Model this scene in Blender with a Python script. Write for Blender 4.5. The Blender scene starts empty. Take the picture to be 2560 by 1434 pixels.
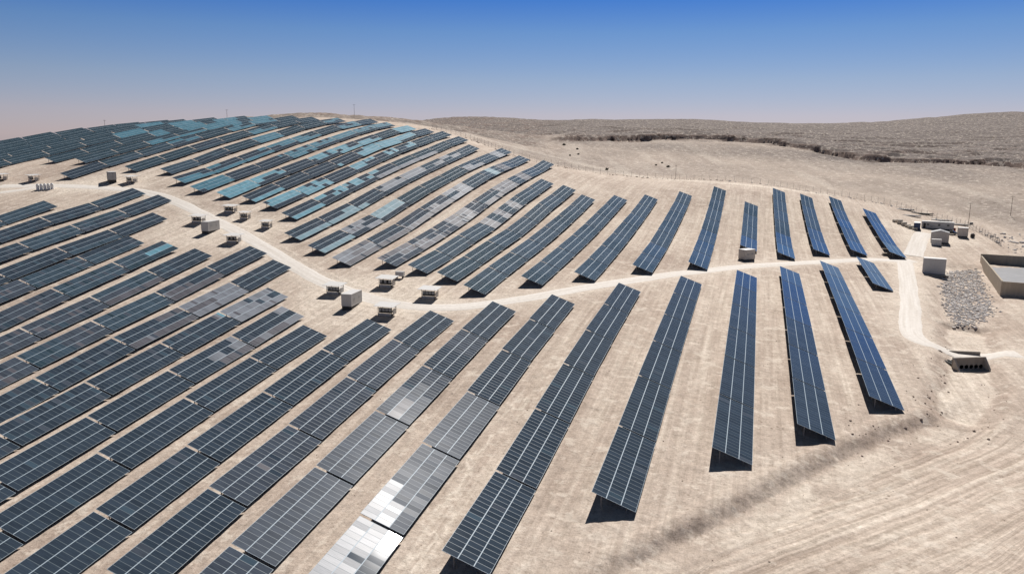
import bpy, bmesh, math, random
import numpy as np
from mathutils import Vector, Matrix
random.seed(7); RNG = np.random.default_rng(7)
scene = bpy.context.scene
COL = scene.collection
Z0 = 50.0                                   # camera height; ground heights below are given relative to the camera

# ------------------------------------------------------------------ camera
cam_d = bpy.data.cameras.new('camera'); cam = bpy.data.objects.new('camera', cam_d); COL.objects.link(cam)
FW = Vector((-0.289212, 0.938695, -0.187637)); RT = Vector((0.955176, 0.295924, 0.008177)); UP = Vector((-0.063202, 0.176862, 0.982204))
M = Matrix((RT, UP, -FW)).transposed().to_4x4(); M.translation = Vector((0, 0, Z0)); cam.matrix_world = M
cam_d.sensor_width = 36.0; cam_d.lens = 1951.072 / 2560 * 36.0
cam_d.clip_start = 0.5; cam_d.clip_end = 40000
scene.camera = cam

# ------------------------------------------------------------------ sky, sun, exposure
SUN_EL = math.radians(46); SUN_AZ = math.radians(3.0)      # azimuth from +Y towards +X
w = bpy.data.worlds.new('World'); scene.world = w; w.use_nodes = True
nt = w.node_tree; nt.nodes.clear()
sky = nt.nodes.new('ShaderNodeTexSky'); sky.sky_type = 'NISHITA'; sky.sun_disc = False
sky.sun_elevation = SUN_EL; sky.sun_rotation = SUN_AZ
sky.altitude = 600; sky.air_density = 1.0; sky.dust_density = 0.0; sky.ozone_density = 6.0
# sky grade: lavender horizon to blue, dimmed and warmed overhead to cut blue fill
tcw = nt.nodes.new('ShaderNodeTexCoord'); sp = nt.nodes.new('ShaderNodeSeparateXYZ'); rp = nt.nodes.new('ShaderNodeValToRGB')
e = rp.color_ramp.elements; e[0].position = 0.0; e[0].color = (0.66, 0.56, 0.72, 1); e[1].position = 1.0; e[1].color = (0.40, 0.29, 0.20, 1)
for ps, cl in ((0.028, (0.73, 0.58, 0.70)), (0.07, (0.66, 0.585, 0.68)), (0.125, (0.45, 0.53, 0.70)), (0.172, (0.18, 0.39, 0.74)), (0.26, (0.40, 0.41, 0.46)), (0.5, (0.42, 0.33, 0.25))):
    k = e.new(ps); k.color = (*cl, 1)
mxw = nt.nodes.new('ShaderNodeMix'); mxw.data_type = 'RGBA'; mxw.blend_type = 'MULTIPLY'; mxw.inputs['Factor'].default_value = 1
bg = nt.nodes.new('ShaderNodeBackground'); bg.inputs['Strength'].default_value = 0.085
wo = nt.nodes.new('ShaderNodeOutputWorld')
nt.links.new(tcw.outputs['Generated'], sp.inputs[0]); nt.links.new(sp.outputs['Z'], rp.inputs[0])
nt.links.new(sky.outputs[0], mxw.inputs['A']); nt.links.new(rp.outputs[0], mxw.inputs['B'])
nt.links.new(mxw.outputs['Result'], bg.inputs[0]); nt.links.new(bg.outputs[0], wo.inputs[0])
sd = bpy.data.lights.new('sun', 'SUN'); sd.energy = 5.0; sd.angle = math.radians(0.53); sd.color = (1.0, 0.96, 0.92)
so = bpy.data.objects.new('sun', sd); COL.objects.link(so)
S = Vector((math.sin(SUN_AZ) * math.cos(SUN_EL), math.cos(SUN_AZ) * math.cos(SUN_EL), math.sin(SUN_EL)))
so.rotation_euler = S.to_track_quat('Z', 'Y').to_euler()
scene.view_settings.view_transform = 'Standard'; scene.view_settings.look = 'None'
scene.view_settings.exposure = 0.12; scene.view_settings.gamma = 1.0; scene.view_settings.use_curve_mapping = False
scene.render.engine = 'CYCLES'

# ------------------------------------------------------------------ measured site data (metres, camera at the origin)
CTL = [
[36.84,282.82,-40.86,1.0],[36.92,262.36,-41.78,1.0],[37.0,241.62,-42.76,1.0],[24.0,263.48,-40.13,1.0],[23.94,243.44,-40.65,1.0],[23.87,222.64,-41.42,1.0],
[23.8,201.61,-42.05,1.0],[23.72,180.62,-42.82,1.0],[23.65,159.25,-43.86,1.0],[23.58,139.02,-45.08,1.0],[11.44,244.04,-39.61,1.0],[11.42,223.81,-40.17,1.0],
[11.4,203.22,-41.01,1.0],[11.38,182.62,-41.76,1.0],[11.36,162.31,-42.96,1.0],[11.34,142.03,-43.94,1.0],[11.32,121.53,-45.2,1.0],[-0.61,229.77,-39.17,1.0],
[-0.62,209.49,-39.81,1.0],[-0.64,189.19,-40.71,1.0],[-0.65,168.97,-41.67,1.0],[-0.66,148.88,-42.74,1.0],[-0.67,128.95,-44.06,1.0],[-0.69,108.95,-45.61,1.0],
[-14.74,211.23,-38.66,1.0],[-14.7,191.66,-39.55,1.0],[-14.66,171.92,-40.67,1.0],[-14.63,152.11,-41.82,1.0],[-14.59,132.27,-43.18,1.0],[-14.55,111.59,-44.97,1.0],
[-14.51,91.39,-46.53,1.0],[-28.62,193.86,-38.37,1.0],[-28.55,173.61,-39.68,1.0],[-28.47,153.15,-40.98,1.0],[-28.4,133.47,-42.64,1.0],[-28.32,114.21,-44.69,1.0],
[-28.25,94.13,-46.73,1.0],[-28.17,74.82,-48.16,1.0],[-41.6,176.08,-38.86,1.0],[-41.41,156.52,-40.51,1.0],[-41.21,136.82,-42.07,1.0],[-41.02,117.38,-44.23,1.0],
[-40.82,98.38,-45.99,1.0],[-40.63,79.04,-47.8,1.0],[-53.04,166.14,-39.39,1.0],[-52.93,146.12,-41.17,1.0],[-52.82,126.05,-43.29,1.0],[-52.72,107.1,-45.4,1.0],
[-52.63,88.73,-47.23,1.0],[-52.53,69.94,-49.05,1.0],[-64.48,156.58,-40.36,1.0],[-64.27,137.41,-42.1,1.0],[-64.07,118.25,-44.22,1.0],[-63.87,99.55,-46.42,1.0],
[-63.67,80.4,-48.25,1.0],[-63.48,62.9,-50.21,1.0],[-75.71,148.41,-41.32,1.0],[-75.54,129.42,-43.14,1.0],[-75.37,109.69,-45.53,1.0],[-75.2,90.23,-47.72,1.0],
[-75.05,72.8,-49.66,1.0],[-87.99,142.65,-42.36,1.0],[-87.79,123.61,-44.31,1.0],[-87.6,104.83,-46.37,1.0],[-87.4,85.83,-48.68,1.0],[-87.22,67.75,-50.76,1.0],
[-99.91,152.84,-41.22,1.0],[-99.77,134.0,-43.66,1.0],[-99.64,115.12,-45.7,1.0],[-99.5,95.86,-48.01,1.0],[-99.37,77.34,-50.08,1.0],[-112.06,165.35,-39.89,1.0],
[-111.97,146.17,-42.05,1.0],[-111.89,127.31,-44.57,1.0],[-111.8,107.77,-47.0,1.0],[-111.71,88.84,-49.37,1.0],[-124.29,186.05,-36.45,1.0],[-124.23,166.71,-39.51,1.0],
[-124.17,147.31,-42.05,1.0],[-124.1,127.24,-44.51,1.0],[-124.04,107.95,-47.57,1.0],[-137.95,194.83,-34.39,1.0],[-137.87,175.16,-37.57,1.0],[-137.78,155.53,-40.9,1.0],
[-137.7,135.47,-43.73,1.0],[-137.61,115.97,-46.78,1.0],[-151.73,187.92,-34.88,1.0],[-151.62,168.46,-38.34,1.0],[-151.52,149.0,-41.73,1.0],[-151.41,129.1,-45.0,1.0],
[-165.57,190.7,-33.7,1.0],[-165.49,171.16,-37.26,1.0],[-165.39,150.83,-40.89,1.0],[-165.31,130.78,-44.95,1.0],[-179.84,192.76,-33.08,1.0],[-179.8,173.24,-36.7,1.0],
[-179.76,153.98,-40.01,1.0],[-191.24,216.43,-28.39,1.0],[-191.26,196.83,-32.07,1.0],[-191.27,177.07,-35.23,1.0],[-191.28,156.73,-39.08,1.0],[-205.44,235.71,-24.08,1.0],
[-205.48,215.91,-27.81,1.0],[-205.51,196.12,-31.08,1.0],[-205.54,176.83,-34.37,1.0],[-220.84,240.2,-22.36,1.0],[-220.95,219.58,-26.32,1.0],[-221.06,199.09,-29.47,1.0],
[-221.16,179.62,-33.21,1.0],[-237.26,215.84,-25.76,1.0],[-237.26,195.73,-29.89,1.0],[49.3,380.2,-32.27,1.0],[49.4,359.6,-34.95,1.0],[49.49,339.12,-37.27,1.0],
[49.59,319.4,-39.47,1.0],[49.68,299.6,-40.9,1.0],[36.28,397.18,-28.39,1.0],[36.36,377.04,-31.73,1.0],[36.44,356.78,-34.34,1.0],[36.53,337.0,-36.35,1.0],
[36.61,316.92,-38.64,1.0],[36.69,296.88,-40.34,1.0],[23.12,391.65,-27.15,1.0],[23.24,371.29,-30.65,1.0],[23.36,350.78,-33.41,1.0],[23.48,330.16,-36.18,1.0],
[23.6,309.62,-38.23,1.0],[23.73,289.29,-39.87,1.0],[10.98,395.53,-25.09,1.0],[11.07,375.09,-28.42,1.0],[11.16,354.47,-31.34,1.0],[11.26,333.81,-33.89,1.0],
[11.35,313.05,-36.82,1.0],[11.44,292.61,-38.45,1.0],[11.53,272.48,-39.29,1.0],[-1.03,357.5,-29.05,1.0],[-0.96,337.18,-32.12,1.0],[-0.89,316.79,-34.47,1.0],
[-0.81,296.31,-36.65,1.0],[-0.74,275.98,-37.87,1.0],[-15.48,377.68,-23.95,1.0],[-15.37,357.47,-27.49,1.0],[-15.25,337.05,-30.22,1.0],[-15.13,316.44,-32.57,1.0],
[-15.01,295.58,-34.86,1.0],[-14.89,275.09,-36.29,1.0],[-14.77,254.73,-37.35,1.0],[-14.65,234.33,-38.3,1.0],[-29.37,357.95,-25.46,1.0],[-29.28,338.04,-28.24,1.0],
[-29.2,318.15,-30.25,1.0],[-29.11,298.03,-32.26,1.0],[-29.02,277.66,-33.97,1.0],[-28.93,257.07,-35.77,1.0],[-28.84,237.13,-36.57,1.0],[-28.75,217.5,-37.36,1.0],
[-42.33,340.05,-26.11,1.0],[-42.23,320.45,-28.34,1.0],[-42.12,300.29,-30.43,1.0],[-42.02,280.39,-31.98,1.0],[-41.92,260.38,-33.72,1.0],[-41.82,239.93,-35.15,1.0],
[-41.72,219.75,-36.45,1.0],[-41.62,200.23,-37.42,1.0],[-53.55,327.97,-25.91,1.0],[-53.47,308.25,-27.9,1.0],[-53.4,288.3,-29.88,1.0],[-53.32,268.65,-31.88,1.0],
[-53.24,248.83,-33.55,1.0],[-53.17,228.51,-34.97,1.0],[-53.09,208.46,-36.28,1.0],[-53.01,189.1,-37.36,1.0],[-64.74,315.14,-25.11,1.0],[-64.64,295.2,-27.65,1.0],
[-64.53,275.24,-29.85,1.0],[-64.42,255.34,-31.87,1.0],[-64.32,235.15,-33.72,1.0],[-64.21,214.91,-35.19,1.0],[-64.1,195.68,-36.56,1.0],[-64.0,176.45,-38.14,1.0],
[-75.04,325.17,-22.08,1.0],[-74.96,305.35,-24.61,1.0],[-74.88,284.94,-26.77,1.0],[-74.79,264.78,-29.76,1.0],[-74.71,245.06,-32.1,1.0],[-74.63,225.2,-33.62,1.0],
[-74.54,204.7,-35.47,1.0],[-74.46,184.67,-36.95,1.0],[-85.72,328.97,-19.9,1.0],[-85.6,309.26,-22.27,1.0],[-85.47,288.47,-24.6,1.0],[-85.34,267.81,-27.69,1.0],
[-85.22,247.8,-30.63,1.0],[-85.1,227.88,-32.57,1.0],[-84.98,208.56,-34.76,1.0],[-84.86,189.46,-36.28,1.0],[-96.5,371.94,-13.12,1.0],[-96.45,352.64,-15.83,1.0],
[-96.4,333.42,-17.43,1.0],[-96.35,313.29,-19.55,1.0],[-96.3,292.9,-22.18,1.0],[-96.25,272.32,-25.37,1.0],[-96.2,252.56,-28.68,1.0],[-96.15,232.79,-31.37,1.0],
[-96.11,213.26,-33.7,1.0],[-96.06,193.8,-35.69,1.0],[-109.22,373.75,-11.12,1.0],[-109.22,353.98,-13.33,1.0],[-109.22,334.14,-14.87,1.0],[-109.22,313.78,-17.17,1.0],
[-109.23,293.35,-20.26,1.0],[-109.23,272.51,-23.61,1.0],[-109.23,252.71,-26.94,1.0],[-109.23,232.79,-30.61,1.0],[-109.23,212.21,-33.34,1.0],[-109.23,192.01,-35.96,1.0],
[-121.17,382.34,-7.81,1.0],[-121.26,362.13,-10.06,1.0],[-121.35,341.95,-12.32,1.0],[-121.44,320.94,-14.8,1.0],[-121.53,300.8,-18.0,1.0],[-121.62,280.59,-20.98,1.0],
[-121.71,260.0,-24.65,1.0],[-121.8,239.27,-28.7,1.0],[-121.88,219.27,-31.58,1.0],[-121.97,200.16,-34.2,1.0],[-134.91,372.1,-6.07,1.0],[-134.97,352.29,-9.09,1.0],
[-135.03,331.65,-12.04,1.0],[-135.1,311.46,-14.98,1.0],[-135.16,290.7,-18.17,1.0],[-135.23,269.63,-21.79,1.0],[-135.3,248.67,-25.86,1.0],[-135.36,228.31,-29.15,1.0],
[-135.42,208.81,-32.05,1.0],[-147.88,391.79,-2.09,1.0],[-148.03,371.73,-4.46,1.0],[-148.18,351.2,-7.72,1.0],[-148.34,330.72,-10.64,1.0],[-148.49,310.56,-13.72,1.0],
[-148.65,289.47,-17.26,1.0],[-148.81,268.22,-20.98,1.0],[-148.96,248.0,-24.72,1.0],[-149.11,228.34,-28.05,1.0],[-160.52,400.01,0.57,1.0],[-160.71,379.96,-1.96,1.0],
[-160.92,359.0,-4.84,1.0],[-161.11,339.38,-7.58,1.0],[-161.32,318.71,-11.24,1.0],[-161.53,297.63,-14.99,1.0],[-161.73,276.63,-18.57,1.0],[-161.93,256.48,-22.24,1.0],
[-162.13,236.63,-25.53,1.0],[-172.13,403.69,1.97,1.0],[-172.35,384.21,-0.08,1.0],[-172.57,363.83,-3.18,1.0],[-172.81,342.92,-5.73,1.0],[-173.03,322.42,-9.38,1.0],
[-173.27,301.54,-13.22,1.0],[-173.5,280.81,-16.78,1.0],[-173.72,260.56,-20.46,1.0],[-173.94,241.4,-24.0,1.0],[-183.7,405.73,3.58,1.0],[-183.92,385.52,1.6,1.0],
[-184.16,364.61,-1.58,1.0],[-184.38,344.38,-4.77,1.0],[-184.61,324.33,-8.25,1.0],[-184.84,303.33,-12.17,1.0],[-185.08,282.21,-15.71,1.0],[-185.3,261.92,-19.4,1.0],
[-185.52,242.46,-23.06,1.0],[-198.0,408.92,5.39,1.0],[-198.2,389.12,3.48,1.0],[-198.41,368.28,0.57,1.0],[-198.61,347.43,-3.0,1.0],[-198.81,327.51,-6.4,1.0],
[-199.02,306.66,-10.3,1.0],[-199.23,285.36,-14.43,1.0],[-199.43,265.32,-17.86,1.0],[-199.63,245.71,-21.45,1.0],[-212.78,417.72,7.45,1.0],[-212.98,398.14,5.71,1.0],
[-213.19,376.24,3.26,1.0],[-213.39,355.94,-0.03,1.0],[-213.59,335.78,-3.74,1.0],[-213.79,315.02,-7.55,1.0],[-214.0,293.89,-11.67,1.0],[-214.2,273.33,-15.78,1.0],
[-214.4,253.83,-18.88,1.0],[-228.91,408.86,7.76,1.0],[-229.06,388.61,5.98,1.0],[-229.23,366.96,3.16,1.0],[-229.37,347.02,-0.64,1.0],[-229.53,326.75,-4.06,1.0],
[-229.69,305.12,-8.03,1.0],[-229.84,284.84,-12.68,1.0],[-229.99,265.51,-16.14,1.0],[-244.86,407.59,8.29,1.0],[-245.12,387.09,6.39,1.0],[-245.39,365.95,3.59,1.0],
[-245.66,344.39,-0.04,1.0],[-245.94,323.02,-3.83,1.0],[-246.19,303.22,-7.58,1.0],[-246.44,283.47,-11.6,1.0],[-246.69,264.24,-15.47,1.0],[-261.35,412.97,9.2,1.0],
[-261.63,393.2,7.05,1.0],[-261.95,370.2,4.88,1.0],[-262.24,349.97,1.47,1.0],[-262.54,328.21,-2.33,1.0],[-262.82,308.35,-6.11,1.0],[-263.1,288.47,-9.89,1.0],
[-263.39,267.79,-13.77,1.0],[-263.67,248.05,-18.0,1.0],[-278.46,372.07,5.24,1.0],[-278.55,351.98,1.95,1.0],[-278.63,331.38,-1.6,1.0],[-278.72,310.51,-5.45,1.0],
[-278.8,290.62,-9.08,1.0],[-278.89,270.68,-12.75,1.0],[-294.77,352.61,1.9,1.0],[-294.85,332.2,-1.49,1.0],[-294.94,310.13,-5.46,1.0],[-295.02,289.89,-9.29,1.0],
[-295.09,270.29,-12.81,1.0],[-314.12,328.86,-2.53,1.0],[-314.24,307.26,-6.18,1.0],[-314.36,286.23,-10.21,1.0],[-314.48,266.18,-13.67,1.0],[-333.72,325.74,-4.02,1.0],
[-333.81,304.61,-7.34,1.0],[-333.91,283.21,-11.09,1.0],[40.0,90.0,-47.6,0.5],[62.0,100.0,-48.0,0.5],[30.0,60.0,-49.0,0.5],[75.0,145.0,-47.2,0.5],
[0.0,50.0,-51.0,0.5],[60.0,55.0,-49.5,0.5],[-40.0,35.0,-53.0,0.5],[-90.0,40.0,-53.0,0.5],[110.0,160.0,-47.5,0.5],[55.0,190.0,-44.9,0.5],
[70.0,235.0,-43.6,0.5],[57.0,270.0,-41.7,0.5],[85.0,250.0,-43.4,0.5],[90.0,315.0,-41.5,0.5],[72.0,330.0,-40.5,0.5],[75.0,365.0,-38.3,0.5],
[66.0,385.0,-36.2,0.5],[105.0,360.0,-40.0,0.5],[100.0,280.0,-43.0,0.5],[120.0,220.0,-45.0,0.5],[74.31,413.37,-33.85,0.5],[85.15,362.12,-36.2,0.5],
[68.62,434.62,-31.69,0.5],[42.9,442.93,-29.0,0.5],[8.69,439.91,-24.72,0.5],[-16.11,439.71,-22.78,0.5],[-41.54,438.03,-21.36,0.5],[-68.78,429.53,-19.64,0.5],
[-93.91,421.67,-16.82,0.5],[-129.54,418.4,-9.51,0.5],[-172.49,437.2,1.63,0.5],[-201.82,457.46,7.43,0.5],[-389.51,326.11,-7.06,0.5],[-378.0,331.85,-5.28,0.5],
[-364.82,341.92,-2.82,0.5],[-355.28,351.82,0.1,0.5],[-350.54,360.74,1.74,0.5],[-343.17,374.56,3.27,0.5],[-335.32,386.92,4.62,0.5],[-326.47,398.3,6.47,0.5],
[-313.22,402.48,7.06,0.5],[-294.65,412.59,8.95,0.5],[-281.72,419.11,9.83,0.5],[-270.35,426.54,10.26,0.5],[-424.12,365.68,-7.07,0.5],[-416.27,377.58,-1.55,0.5],
[-412.07,386.56,-0.28,0.5],[-406.05,392.88,0.54,0.5],[-395.65,403.35,2.42,0.5],[-371.04,426.09,6.36,0.5],[-345.42,440.78,9.01,0.5],[-325.38,455.77,11.46,0.5],
[-311.18,471.58,13.99,0.5],[-300.49,484.36,15.58,0.5],[-279.61,496.71,14.99,0.5],[-252.86,510.84,12.63,0.5],[-234.08,530.67,11.17,0.5],[-262.51,466.17,11.51,0.5],
[-235.16,474.97,9.44,0.5],[-213.93,484.91,7.88,0.5],[-537.23,448.76,-17.92,0.5],[-501.87,487.98,-11.19,0.5],[-473.51,542.39,-4.9,0.5],[-435.98,597.93,1.25,0.5],
[-390.59,628.52,6.34,0.5],[-357.13,670.86,5.94,0.5],[-332.39,705.63,9.12,0.5],[-690.96,576.7,-26.82,0.5],[-620.24,652.16,-21.58,0.5],[-530.93,726.72,-14.09,0.5],
[-486.67,815.87,-9.93,0.5],[-187.12,527.81,2.38,0.5],[-163.0,535.75,-2.95,0.5],[-142.63,582.8,-1.99,0.5],[-118.71,485.7,-9.84,0.5],[-114.63,629.65,-1.8,0.5],
[-76.51,655.55,-0.53,0.5],[-29.65,669.34,-0.13,0.5],[7.73,664.96,-2.0,0.5],[46.93,623.24,-9.59,0.5],[76.27,595.13,-15.27,0.5],[125.64,607.14,-13.94,0.5],
[174.11,615.86,-17.66,0.5],[203.92,606.64,-19.13,0.5],[-82.56,513.4,-13.67,0.5],[-62.02,536.43,-13.89,0.5],[-23.37,544.5,-13.47,0.5],[14.72,544.8,-15.44,0.5],
[49.87,527.65,-19.24,0.5],[78.84,493.74,-23.0,0.5],[110.32,497.93,-23.56,0.5],[142.6,500.06,-25.08,0.5],[-43.24,478.05,-18.06,0.5],[-8.81,479.92,-19.77,0.5],
[24.25,474.38,-23.34,0.5],[81.59,447.63,-28.78,0.5],[106.65,437.18,-30.25,0.5],[121.85,422.79,-32.41,0.5],[108.89,374.49,-37.05,0.5],[93.2,358.07,-39.15,0.5],
[92.22,332.45,-39.87,0.5],[117.92,361.24,-38.4,0.5],[-928.69,2104.17,8.31,0.5],[-768.51,2167.81,9.77,0.5],[-547.02,2234.0,5.98,0.5],[-323.39,2277.15,24.59,0.5],
[-103.28,2297.68,25.92,0.5],[108.03,2297.46,16.31,0.5],[304.58,2279.74,20.55,0.5],[483.95,2248.51,31.25,0.5],[684.01,2195.93,38.02,0.5],[-1920.3,1600.76,-90.23,0.5],
[-1646.71,1881.05,-65.88,0.5],[-1281.21,2146.74,-41.84,0.5],[-5373.21,4486.49,-193.89,0.5],[-4131.3,5650.87,-152.44,0.5],[-2338.9,6597.69,-74.13,0.5],[-307.74,6993.23,-38.22,0.5],
[1980.23,6714.07,-13.67,0.5],[-11508.19,9620.9,-321.26,0.5],[-5011.93,14137.91,-136.54,0.5],[4242.01,14387.68,-16.92,0.5],[-257.78,862.29,7.24,6.0],[-180.83,738.17,1.22,6.0],
[-131.83,789.06,1.19,6.0],[-75.66,816.5,2.54,6.0],[1.52,820.0,0.7,6.0],[55.61,798.06,-4.25,6.0],[105.54,782.92,-8.07,6.0],[173.93,801.34,-7.47,6.0],
[223.73,799.28,-7.98,6.0],[262.05,787.55,-7.81,6.0],[-568.66,1333.84,28.56,6.0],[-550.29,1395.41,35.98,6.0],[-515.32,1408.7,39.28,6.0],[-476.75,1411.67,36.42,6.0],
[-415.48,1389.2,30.78,6.0],[-351.99,1375.68,24.91,6.0],[-299.36,1367.62,21.41,6.0],[-208.5,1283.17,22.52,6.0],[-116.21,1244.59,24.87,6.0],[-56.97,1248.7,24.45,6.0],
[1.17,1250.0,21.04,6.0],[94.3,1296.58,18.34,6.0],[177.67,1338.26,20.23,6.0],[231.37,1330.03,24.96,6.0],[272.0,1271.23,28.75,6.0],[288.74,1216.2,30.49,6.0],
[332.53,1204.96,31.69,6.0],[390.06,1187.58,31.62,6.0],[-530.54,1186.81,19.83,6.0],[-553.91,1176.09,15.77,6.0],
]
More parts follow.
